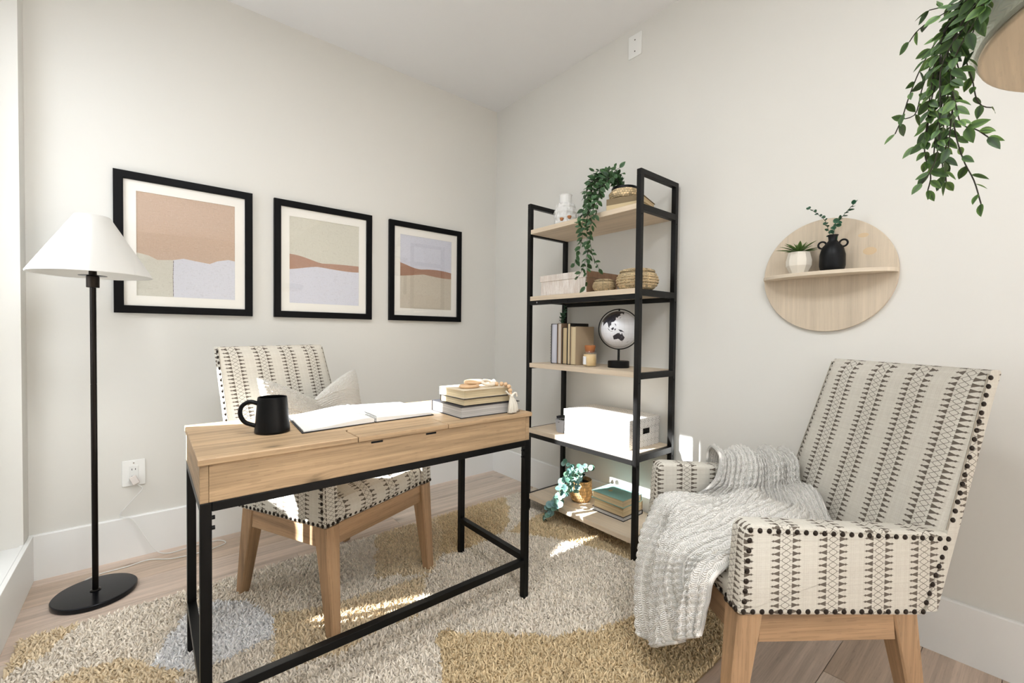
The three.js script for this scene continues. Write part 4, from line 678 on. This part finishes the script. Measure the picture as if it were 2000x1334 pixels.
// basket planter with trailing vine, top shelf
{
  const y = SH.y[0] + 0.0546, c = V3(-0.235, y, 1.335), t = thing('basket_planter', 'small woven basket with trailing green vine on top shelf books', 'plant', [c.x, c.y, c.z]);
  const bs0 = 1.2, bs = lathe([[0, 0], [0.045, 0.0], [0.06, 0.015], [0.063, 0.035], [0.05, 0.052], [0.048, 0.05], [0.058, 0.034], [0.04, 0.006], [0, 0.004]], 40); { const uv = bs.attributes.uv; for (let i = 0; i < uv.count; i++) uv.setXY(i, uv.getX(i) * 3, uv.getY(i) * 2); }
  bs.scale(bs0, 1.05, bs0); const bk = mesh(t, 'basket', bs, M.wicker); mesh(bk, 'rim', lathe([[0.0585, 0.047], [0.0625, 0.047], [0.0625, 0.064], [0.0585, 0.064], [0.0585, 0.047]], 40), M.black);
  mesh(t, 'soil', lathe([[0, 0.042], [0.058, 0.041]], 24), M.soil);
  seed(77);
  const geos = [leafGeo(0.038, 0.02, '#27472a', '#4a7042'), leafGeo(0.032, 0.017, '#2c4d2a', '#527a47'), leafGeo(0.041, 0.019, '#22422a', '#42683b')], mats = [M.leafA, M.leafB, M.leafC];
  const px = (l) => l.map(([u, v, x]) => atX(u, v, x));
  const top = V3(-0.245, y + 0.06, 1.325);
  const S = [
    [[1195, 345, -0.28], [1170, 350, -0.32], [1152, 385, -0.36], [1146, 440, -0.37], [1148, 500, -0.372], [1143, 560, -0.372]], [[1190, 340, -0.27], [1165, 345, -0.31], [1148, 370, -0.36], [1138, 420, -0.38], [1136, 470, -0.375], [1122, 515, -0.37]],
    [[1192, 348, -0.29], [1172, 365, -0.34], [1160, 400, -0.37], [1152, 455, -0.375], [1158, 500, -0.372], [1170, 525, -0.37]], [[1200, 335, -0.24], [1210, 328, -0.24]], [[1205, 345, -0.25], [1216, 338, -0.25]], [[1190, 335, -0.24], [1160, 335, -0.26]],
    [[1195, 345, -0.28], [1178, 352, -0.31], [1160, 365, -0.36], [1148, 410, -0.385]], [[1188, 345, -0.3], [1168, 380, -0.37], [1163, 420, -0.38]], [[1190, 342, -0.28], [1160, 352, -0.33], [1142, 380, -0.35]], [[1192, 345, -0.28], [1170, 345, -0.3], [1155, 380, -0.37], [1140, 450, -0.385], [1130, 435, -0.39]],
    [[1195, 342, -0.28], [1180, 340, -0.28], [1165, 348, -0.3]], [[1150, 480, -0.37], [1140, 520, -0.375], [1130, 540, -0.372]], [[1200, 345, -0.26], [1185, 335, -0.26], [1175, 340, -0.26]], [[1190, 350, -0.3], [1175, 375, -0.35], [1165, 400, -0.37]], [[1205, 350, -0.29], [1185, 348, -0.32], [1170, 358, -0.35]], [[1200, 340, -0.22], [1190, 330, -0.22], [1182, 332, -0.24]], [[1205, 340, -0.26], [1200, 326, -0.25]], [[1198, 345, -0.3], [1180, 360, -0.35], [1158, 375, -0.37], [1150, 395, -0.385]], [[1195, 345, -0.28], [1172, 340, -0.28], [1158, 355, -0.33], [1150, 400, -0.37], [1156, 440, -0.385]]];
  S.forEach((s, i) => strand(t, [jit(i === 11 ? atX(1150, 470, -0.37) : top, 0.008), ...px(s)], { step: 0.0225, pair: 1 + (i % 2), geos, mats, r: 0.0011, spread: 0.85, face: V3(-0.6, 0.5, 0.6), lift: -0.1, s0: 0.75, s1: 1.1 }));
}
// eucalyptus in a woven pot, bottom shelf
{
  const y = SH.y[4], c = V3(-0.165, y, 1.02), t = thing('eucalyptus_plant', 'trailing blue-green eucalyptus in round woven pot on the bottom shelf', 'plant', [c.x, c.y, c.z]);
  const p = lathe([[0, 0], [0.048, 0.0], [0.056, 0.012], [0.062, 0.05], [0.061, 0.1], [0.06, 0.118], [0.055, 0.118], [0.056, 0.09], [0.05, 0.01], [0, 0.006]], 40); { const uv = p.attributes.uv; for (let i = 0; i < uv.count; i++) uv.setXY(i, uv.getX(i) * 3, uv.getY(i) * 3); }
  mesh(t, 'pot', p, mat('#f0c48c', 0.8, { map: TX.wickerC, bumpMap: TX.wicker, bumpScale: 0.003 })); mesh(t, 'soil', lathe([[0, 0.1], [0.056, 0.098]], 24), M.soil);
  seed(15);
  const geos = [roundLeaf(0.0155, '#567d7d', '#7ba09e'), roundLeaf(0.018, '#4d7477', '#739896'), roundLeaf(0.0135, '#6a8f85', '#94b0a6')], mats = [M.leafA, M.leafB];
  const top = c.clone().add(V3(0, 0.115, 0)), px = (l) => l.map(([u, v, x]) => atX(u, v, x)), sm = mat('#8d9a7c', 0.8);
  [[[1120, 920, -0.24], [1108, 930, -0.3], [1095, 960, -0.35], [1080, 985, -0.37], [1065, 1012, -0.375]], [[1122, 925, -0.24], [1112, 945, -0.32], [1100, 970, -0.36], [1088, 990, -0.37]], [[1125, 915, -0.22], [1115, 912, -0.25], [1105, 905, -0.26]], [[1132, 922, -0.24], [1128, 940, -0.26], [1125, 955, -0.27]], [[1135, 918, -0.2], [1130, 915, -0.23], [1118, 935, -0.28], [1108, 955, -0.33]], [[1140, 918, -0.17], [1150, 912, -0.16]], [[1118, 922, -0.24], [1100, 945, -0.33], [1090, 975, -0.36], [1072, 990, -0.375]]]
    .forEach((s) => strand(t, [jit(top, 0.015), ...px(s)], { step: 0.021, pair: 2, geos, mats, r: 0.0012, spread: 0.9, face: V3(-0.8, 0.6, 0.3), lift: 0, stemMat: sm, s0: 0.75, s1: 1.1 }));
}
// ------------------------------------------------------------------ small things on the shelves
{
  const y = SH.y[0], c = atX(1104, 436, -0.2), t = thing('glass_vase', 'white pressed-glass bottle vase with diamond facets on the top shelf', 'vase', [-0.2, y, c.z]); t.scale.set(1.06, 1.13, 1.06);
  const g0 = lathe([[0, 0], [0.05, 0], [0.056, 0.008], [0.059, 0.04], [0.057, 0.09], [0.045, 0.118], [0.033, 0.128], [0.033, 0.165], [0.036, 0.17], [0.031, 0.17], [0.029, 0.13], [0.04, 0.115], [0.051, 0.085], [0.052, 0.03], [0.048, 0.012], [0, 0.01]], 16), p = g0.attributes.position;
  const octa = new THREE.OctahedronGeometry(0.0175).scale(0.36, 1, 1);
  mesh(t, 'body', toCreasedNormals(prep(g0), R(8)), M.frost);
  for (let j = 0; j < 4; j++) for (let k = 0; k < 11; k++) { const a = (k + (j % 2) / 2) / 11 * 6.2832, r = [0.0575, 0.0595, 0.058, 0.049][j], m = mesh(t, 'facet', octa, M.frost); m.position.set(r * Math.cos(a) * 0.985, 0.025 + j * 0.028, r * Math.sin(a) * 0.985); m.rotation.y = -a; }
  const G = 'two tiny corked bottles';
  [[1097, 433], [1112, 428]].forEach(([u, v], i) => { const q = atX(u, v, -0.305), b = thing('corked_bottle', i ? 'tiny corked glass bottle nearer the trailing vine' : 'tiny corked glass bottle in front of the faceted vase', 'bottle', [-0.305, y, q.z], 0, G); mesh(b, 'bottle', lathe([[0, 0], [0.012, 0], [0.013, 0.002], [0.013, 0.014], [0.008, 0.019], [0.008, 0.024], [0.007, 0.024], [0.007, 0.019], [0.0115, 0.013], [0.0115, 0.002], [0, 0.002]], 24), M.glass); mesh(b, 'cork', lathe([[0, 0.019], [0.0068, 0.019], [0.011, 0.029], [0.011, 0.033], [0.009, 0.0345], [0, 0.0345]], 20), M.cork); });
  const q = atX(1141, 412, -0.1), gl = thing('glass_tumbler', 'small clear glass tumbler behind the trailing vine', 'glass', [-0.1, y, q.z]);
  mesh(gl, 'glass_body', lathe([[0, 0], [0.03, 0], [0.032, 0.002], [0.034, 0.095], [0.032, 0.095], [0.03, 0.006], [0, 0.005]], 32), M.glass);
}
{
  const y = SH.y[1], za = atX(1054, 578, -0.32).z, zb = atX(1146, 570, -0.32).z, x0 = -0.32, x1 = -0.06, t = thing('storage_box', 'whitewashed wood-print box with lid on the second shelf', 'box', [(x0 + x1) / 2, y, (za + zb) / 2]);
  const wash = mat('#ffffff', 0.8, { map: TX.washed }), brown = mat('#a98a70', 0.8, { map: TX.washed });
  const ww = (zb - za) / 2, dd = (x1 - x0) / 2, h = 0.112, lid = 0.034;
  const face = (g, su = 0.34, sv = 0.17) => grain(g, 'z', su, sv, 0.1, 0.2);
  mesh(t, 'body', face(rbox(-dd + 0.004, dd - 0.004, 0.0003, h - lid + 0.004, -ww + 0.006, ww - 0.007, 0.001)), wash);
  mesh(t, 'end_panel', face(rbox(-dd + 0.0045, dd - 0.0045, 0.0005, h - lid, ww - 0.0068, ww - 0.004, 0.0005)), brown);
  const l = mesh(t, 'lid', face(rbox(-dd, dd, h - lid, h, -ww, ww - 0.002, 0.001)), wash); mesh(l, 'lid_end', face(rbox(-dd + 0.0005, dd - 0.0005, h - lid + 0.0005, h - 0.0005, ww - 0.0018, ww, 0.0005)), brown);
  mesh(t, 'hand_hole', rbox(-0.02, 0.03, 0.052, 0.072, ww - 0.0039, ww - 0.0035, 0.0001), M.black);
  const basket = (u0, u1, v, x, h, label) => {
    const a = atX(u0, v, x), b = atX(u1, v, x), r = (b.z - a.z) / 2 * 0.92, k = thing('lidded_basket', label, 'basket', [x, y, (a.z + b.z) / 2], 0, 'round lidded baskets on the second shelf');
    const uvs = (g, s, m) => { const uv = g.attributes.uv; for (let i = 0; i < uv.count; i++) uv.setXY(i, uv.getX(i) * s, uv.getY(i) * m); return g; };
    mesh(k, 'body', uvs(lathe([[0, 0], [r * 0.72, 0], [r * 0.86, h * 0.1], [r, h * 0.42], [r * 0.93, h * 0.68], [r * 0.8, h * 0.8], [0, h * 0.8]], 48), 4, 1.6), M.wicker);
    const bands = []; for (let j = 1; j < 6; j++) { const yy = h * (0.1 + j * 0.12), rr2 = r * [0.86, 0.93, 0.985, 1.0, 0.965, 0.89][j]; bands.push(new THREE.TorusGeometry(rr2, h * 0.045, 6, 40).rotateX(Math.PI / 2).translate(0, yy, 0)); }
    mesh(k, 'coil', merge(bands), M.wicker);
    mesh(k, 'lid', uvs(lathe([[0, h * 0.8], [r * 0.84, h * 0.8], [r * 0.86, h * 0.83], [r * 0.84, h * 0.9], [r * 0.6, h * 0.97], [0, h]], 48), 4, 1), M.wicker);
  };
  basket(1161, 1199, 566, -0.285, 0.062, 'small round woven basket with lid beside the whitewashed box'); basket(1209, 1282, 562, -0.225, 0.104, 'large round woven basket with lid near the shelf end');
}
{
  const y = SH.y[2];
  // candle
  const q = atX(1152, 712, -0.235), t = thing('candle_jar', 'cream candle in a glass jar with cork stopper on the third shelf', 'candle', [-0.235, y, q.z]);
  mesh(t, 'jar', lathe([[0, 0], [0.033, 0], [0.036, 0.003], [0.036, 0.066], [0.034, 0.072], [0.026, 0.075], [0.026, 0.083], [0.0245, 0.083], [0.0245, 0.075], [0.0335, 0.069], [0.0335, 0.004], [0, 0.003]], 40), M.glass);
  mesh(t, 'wax', lathe([[0, 0.0035], [0.0328, 0.0035], [0.0328, 0.064], [0, 0.064]], 40), mat('#dcc08c', 0.7));
  mesh(t, 'stopper', lathe([[0, 0.072], [0.0238, 0.074], [0.028, 0.102], [0.028, 0.109], [0.026, 0.111], [0, 0.111]], 32), mat('#a8693c', 0.85));
  const lt = canvasTex(256, 192, (c, w, h) => { c.fillStyle = '#e9ebee'; c.fillRect(0, 0, w, h); c.fillStyle = '#9aa7bb'; for (let i = 0; i < 5; i++) c.fillRect(34 + 6 * (i % 2), 34 + i * 26, 150 - 18 * i, 5); });
  mesh(t, 'paper_label', new THREE.CylinderGeometry(0.0363, 0.0363, 0.042, 24, 1, true, R(190), R(88)).translate(0, 0.032, 0), mat('#ffffff', 0.8, { map: lt, side: THREE.DoubleSide }));
}
{
  const y = SH.y[2], c = atX(1209, 643, -0.17), r = 0.093, t = thing('globe', 'white and black desk globe on a round black base', 'globe', [-0.17, y, c.z]), cy = c.y - y;
  mesh(t, 'base', lathe([[0, 0], [0.052, 0], [0.054, 0.002], [0.054, 0.032], [0.051, 0.035], [0, 0.036]], 48), M.black);
  mesh(t, 'stem', lathe([[0.0, 0.034], [0.006, 0.034], [0.006, cy - r - 0.008], [0, cy - r - 0.006]], 16), M.metal);
  const land = canvasTex(1024, 512, (g, w, h) => {
    g.fillStyle = '#e6e7ec'; g.fillRect(0, 0, w, h); g.strokeStyle = 'rgba(120,124,140,.35)'; g.lineWidth = 1; for (let i = 0; i < 24; i++) { g.beginPath(); g.moveTo(i * w / 24, 0); g.lineTo(i * w / 24, h); g.stroke(); } for (let j = 1; j < 12; j++) { g.beginPath(); g.moveTo(0, j * h / 12); g.lineTo(w, j * h / 12); g.stroke(); }
    const P = (a) => { g.beginPath(); a.forEach(([lo, la], i) => { const x = (lo + 180) / 360 * w, y2 = (90 - la) / 180 * h; if (i) g.lineTo(x, y2); else g.moveTo(x, y2); }); g.closePath(); g.fill(); };
    g.fillStyle = '#33323a';
    P([[114, -22], [122, -17], [130, -12], [136, -12], [136, -15], [141, -17], [142, -11], [146, -19], [153, -26], [151, -34], [146, -39], [140, -38], [136, -34], [131, -31], [124, -33], [115, -34]]);
    P([[28, 71], [60, 69], [100, 77], [140, 73], [178, 68], [162, 59], [156, 51], [150, 59], [138, 54], [140, 47], [130, 42], [127, 36], [121, 40], [122, 30], [117, 23], [108, 21], [109, 12], [104, 9], [103, 2], [99, 8], [96, 16], [90, 22], [80, 14], [77, 8], [72, 20], [60, 25], [55, 18], [45, 13], [35, 28], [36, 36], [27, 37], [28, 41], [14, 45], [0, 43], [-9, 37], [-9, 43], [0, 49], [8, 54], [20, 55], [24, 60], [12, 58], [6, 62], [20, 70]]);
    P([[-16, 15], [-6, 35], [10, 37], [32, 31], [43, 12], [51, 11], [40, -4], [40, -15], [33, -27], [20, -35], [12, -17], [9, 3], [-8, 5]]);
    P([[-165, 66], [-125, 70], [-85, 68], [-65, 58], [-58, 49], [-75, 40], [-81, 27], [-97, 27], [-90, 18], [-80, 8], [-105, 20], [-117, 33], [-124, 46], [-135, 58], [-160, 57]]);
    P([[-78, 8], [-62, 10], [-50, 0], [-35, -7], [-40, -22], [-57, -36], [-68, -52], [-74, -48], [-71, -20], [-81, -5]]);
    for (const a of [[[96, 5], [104, -3], [106, -6], [101, -3]], [[109, 1], [117, 6], [118, 0], [113, -4]], [[120, 1], [125, 1], [122, -5], [120, -3]], [[131, -1], [141, -3], [150, -10], [143, -8], [138, -8]], [[106, -6], [114, -7], [114, -8], [107, -7]], [[120, 18], [124, 14], [125, 8], [121, 14]], [[130, 32], [136, 35], [141, 41], [139, 36]], [[167, -46], [174, -41], [178, -38], [172, -44]], [[145, -41], [148, -41], [147, -43]]]) P(a);
    g.fillStyle = 'rgba(230,231,236,.5)'; for (let k = 0; k < 500; k++) g.fillRect(hash(k, 1, 61) * w, hash(k, 2, 61) * h, 5 + 12 * hash(k, 3, 61), 1.2);
  });
  const b = mesh(t, 'ball', new THREE.SphereGeometry(r, 56, 36), mat('#ffffff', 0.22, { map: land })); b.position.y = cy; b.rotation.y = R(83);
  const ring = mesh(t, 'meridian_ring', new THREE.TorusGeometry(r + 0.009, 0.0028, 8, 72).scale(1, 1, 1.6), M.metal); ring.position.y = cy; ring.rotation.y = R(-53);
  mesh(t, 'pin', new THREE.CylinderGeometry(0.004, 0.004, 0.016, 10).translate(0, cy + r + 0.004, 0), M.metal);
}
{
  // sprig in a white cup behind the upright books
  const y = SH.y[2], q = atX(1098, 630, -0.06), t = thing('potted_sprig', 'small green sprig in a white cup behind the upright books', 'plant', [-0.062, y, q.z]);
  mesh(t, 'cup', lathe([[0, 0], [0.028, 0], [0.032, 0.004], [0.034, 0.11], [0.032, 0.11], [0.029, 0.008], [0, 0.006]], 28), M.white);
  seed(3); const geos = [leafGeo(0.02, 0.009, '#1d4430', '#37694a')];
  for (const [u, v] of [[1104, 600], [1099, 612], [1096, 622]]) strand(t, [V3(-0.062, y + 0.1, q.z), V3(-0.062, y + 0.19, q.z), atX(u, v, -0.062)], { step: 0.009, pair: 2, geos, mats: [M.leafA], spread: 0.9, lift: 0.1, r: 0.0012 });
}
{
  // fourth shelf
  const y = SH.y[3] + 0.0002, t = thing('storage_box', 'white trellis-print box with lid and cut-out handle', 'box', [-0.165, y, 1.215]), dx = 0.125, dz = 0.208, h = 0.142, lid = 0.036;
  const pm = mat('#ffffff', 0.8, { map: TX.trellis }), uv = (g) => grain(g, 'z', 0.13, 0.13, 0.05, 0.03);
  const hole = shapeOf([[-dx, 0], [dx, 0], [dx, h - lid], [-dx, h - lid]]); hole.holes.push(new THREE.Path([[-0.015, 0.062], [0.045, 0.062], [0.045, 0.09], [-0.015, 0.09]].map((q) => new THREE.Vector2(...q))));
  mesh(t, 'body', uv(merge([rbox(-dx, -dx + 0.003, 0, h - lid, -dz, dz - 0.003, 0.0008), rbox(dx - 0.003, dx, 0, h - lid, -dz, dz - 0.003, 0.0008), rbox(-dx, dx, 0, h - lid, -dz, -dz + 0.003, 0.0008), rbox(-dx, dx, 0, 0.003, -dz, dz - 0.003, 0.0008), extr(hole, 0.003, 0).translate(0, 0, dz - 0.003)])), pm);
  mesh(t, 'lid', uv(rbox(-dx - 0.004, dx + 0.004, h - lid, h, -dz - 0.004, dz + 0.004, 0.0012)), pm);
  const tp = (label, q, w, hh, col, tint) => { const p = thing('planter_pot', label, 'pot', q, 0, 'two small square pots on the fourth shelf'); const g = new THREE.CylinderGeometry(w * 0.72, w * 0.58, hh, 4, 1, true).rotateY(Math.PI / 4).translate(0, hh / 2, 0), g2 = new THREE.CylinderGeometry(w * 0.66, w * 0.54, hh - 0.004, 4, 1, true).rotateY(Math.PI / 4).translate(0, hh / 2 + 0.002, 0), rim = new THREE.RingGeometry(w * 0.66, w * 0.72, 4).rotateX(-Math.PI / 2).rotateY(0).translate(0, hh, 0), bot = new THREE.CircleGeometry(w * 0.58, 4).rotateX(Math.PI / 2).translate(0, 0.0004, 0);
    mesh(p, 'pot', merge([toCreasedNormals(prep(g), 0.3), toCreasedNormals(prep(g2), 0.3), rim, bot]), mat(col, 0.8, { side: THREE.DoubleSide })); const s = mesh(p, 'soil', new THREE.CircleGeometry(w * 0.64, 4).rotateX(-Math.PI / 2).translate(0, hh - 0.012, 0), M.soil);
    seed(tint); const lg = leafGeo(0.02, 0.009, '#4a4f4a', '#6a6f66'); for (let k = 0; k < 9; k++) { const m = mesh(p, 'leaf', lg, M.leafB); m.position.set(rr(-0.012, 0.012), hh - 0.011, rr(-0.012, 0.012)); m.rotation.set(R(rr(-70, -30)), rr(0, 6.28), 0, 'YXZ'); } };
  tp('dark charcoal square pot behind the grey one', [-0.175, SH.y[3], 0.895], 0.062, 0.07, '#26262b', 4); tp('pale grey concrete square pot beside the trellis-print box', [-0.25, SH.y[3], 0.955], 0.058, 0.07, '#a3a3a6', 9);
}
// ------------------------------------------------------------------ round wall shelf and what stands on it
{
  const cy = 1.283, cz = 2.11, r = 0.217, t = thing('round_wall_shelf', 'round pale wood wall shelf with a curved ledge', 'wall shelf', [0, cy, cz], -Math.PI / 2);
  // local: x along the wall (towards the room's front), y up, z out of the wall
  const circ = new THREE.Shape(); circ.absarc(0, 0, r, 0, Math.PI * 2);
  mesh(t, 'disc', grain(extr(circ, 0.015, 0.001, 1, 96).translate(0, 0, 0.001), 'y', 1.2, 0.4, 0.3, 0.1), M.disc);
  const led = new THREE.Shape(); led.moveTo(-r * 0.995, 0); for (let k = 0; k <= 48; k++) { const a = Math.PI * (1 - k / 48); led.lineTo(r * 0.995 * Math.cos(a), 0.105 * Math.sin(a)); } led.closePath();
  mesh(t, 'ledge', grain(extr(led, 0.014, 0.001, 1).rotateX(Math.PI / 2).translate(0, 0.006, 0.0162), 'x', 1.2, 0.4, 0.6, 0.7), mat('#e4d8c5', 0.7, { map: TX.pale }));
  const kn = mat('#cdb491', 0.7); for (const [x, y, a, b] of [[0.135, 0.075, 0.02, 0.014], [0.115, 0.135, 0.016, 0.008]]) mesh(t, 'knot', new THREE.CylinderGeometry(1, 1, 0.0006, 24).rotateX(Math.PI / 2).scale(a, b, 1).translate(x, y, 0.0161), kn);
  const yl = cy + 0.0062;
  // white faceted pot with succulent
  const pz = atX(1560, 532, -0.07).z, p = thing('potted_succulent', 'spiky green succulent in white faceted pot on the round shelf', 'plant', [-0.07, yl, pz]);
  mesh(p, 'pot', toCreasedNormals(prep(lathe([[0, 0], [0.028, 0], [0.043, 0.03], [0.044, 0.05], [0.036, 0.083], [0.032, 0.083], [0.038, 0.05], [0.025, 0.01], [0, 0.008]], 9)), R(20)), mat('#e0d9cc', 0.7));
  mesh(p, 'soil', lathe([[0, 0.074], [0.033, 0.074]], 20), M.soil);
  seed(21); const sg = leafGeo(0.075, 0.017, '#4c6b33', '#6b8a47', 0.45, 0.12, 7);
  for (let k = 0; k < 26; k++) { const m = mesh(p, 'leaf', sg, k % 3 ? M.leafA : M.leafB), tilt = [16, 38, 62][k % 3] + rr(-8, 8); m.position.set(0, 0.079, 0); m.rotation.set(R(-tilt), k * 2.4 + rr(-0.2, 0.2), 0, 'YXZ'); const s = [1, 0.9, 0.65][k % 3] * rr(0.85, 1.1) * 1.05; m.scale.set(s, s, s); }
  // black vase and sprigs
  const vz = atX(1625, 530, -0.072).z, v = thing('bud_vase', 'small black bottle vase with two ring handles on the round shelf', 'vase', [-0.072, yl, vz]);
  mesh(v, 'body', lathe([[0, 0], [0.032, 0], [0.037, 0.004], [0.0405, 0.02], [0.04, 0.06], [0.033, 0.088], [0.02, 0.104], [0.0135, 0.113], [0.0145, 0.127], [0.018, 0.133], [0.0155, 0.133], [0.011, 0.118], [0.011, 0.11], [0, 0.1]], 44), M.ceramic);
  for (const s of [-1, 1]) mesh(v, 'handle', new THREE.TorusGeometry(0.0125, 0.0034, 8, 24).rotateY(Math.PI / 2).translate(0, 0.1, s * 0.033), M.ceramic);
  seed(8); const rl = [roundLeaf(0.0095, '#1f4a33', '#2c5c40'), roundLeaf(0.0075, '#1c422e', '#27523a')];
  [[[1618, 450], [1612, 432], [1598, 419], [1581, 408]], [[1630, 448], [1640, 430], [1652, 415], [1667, 399]]].forEach((l, i) => { const b = V3(-0.072, yl + 0.09, vz), s = thing('eucalyptus_sprig', i ? 'upright eucalyptus sprig with broad leaves in the black bud vase' : 'slimmer eucalyptus sprig leaning over the succulent from the black vase', 'sprig', [b.x, b.y, b.z]); strand(s, [b, ...l.map(([u, w]) => atX(u, w, -0.075))], { step: 0.0125, pair: 2, geos: rl, mats: [M.leafA, M.leafB], r: 0.0009, spread: 0.95, face: V3(-0.8, 0.7, 0), lift: 0.1, s0: i ? 0.7 : 0.45, s1: i ? 1.1 : 0.85 }); });
}
renderer.render(scene, camera);
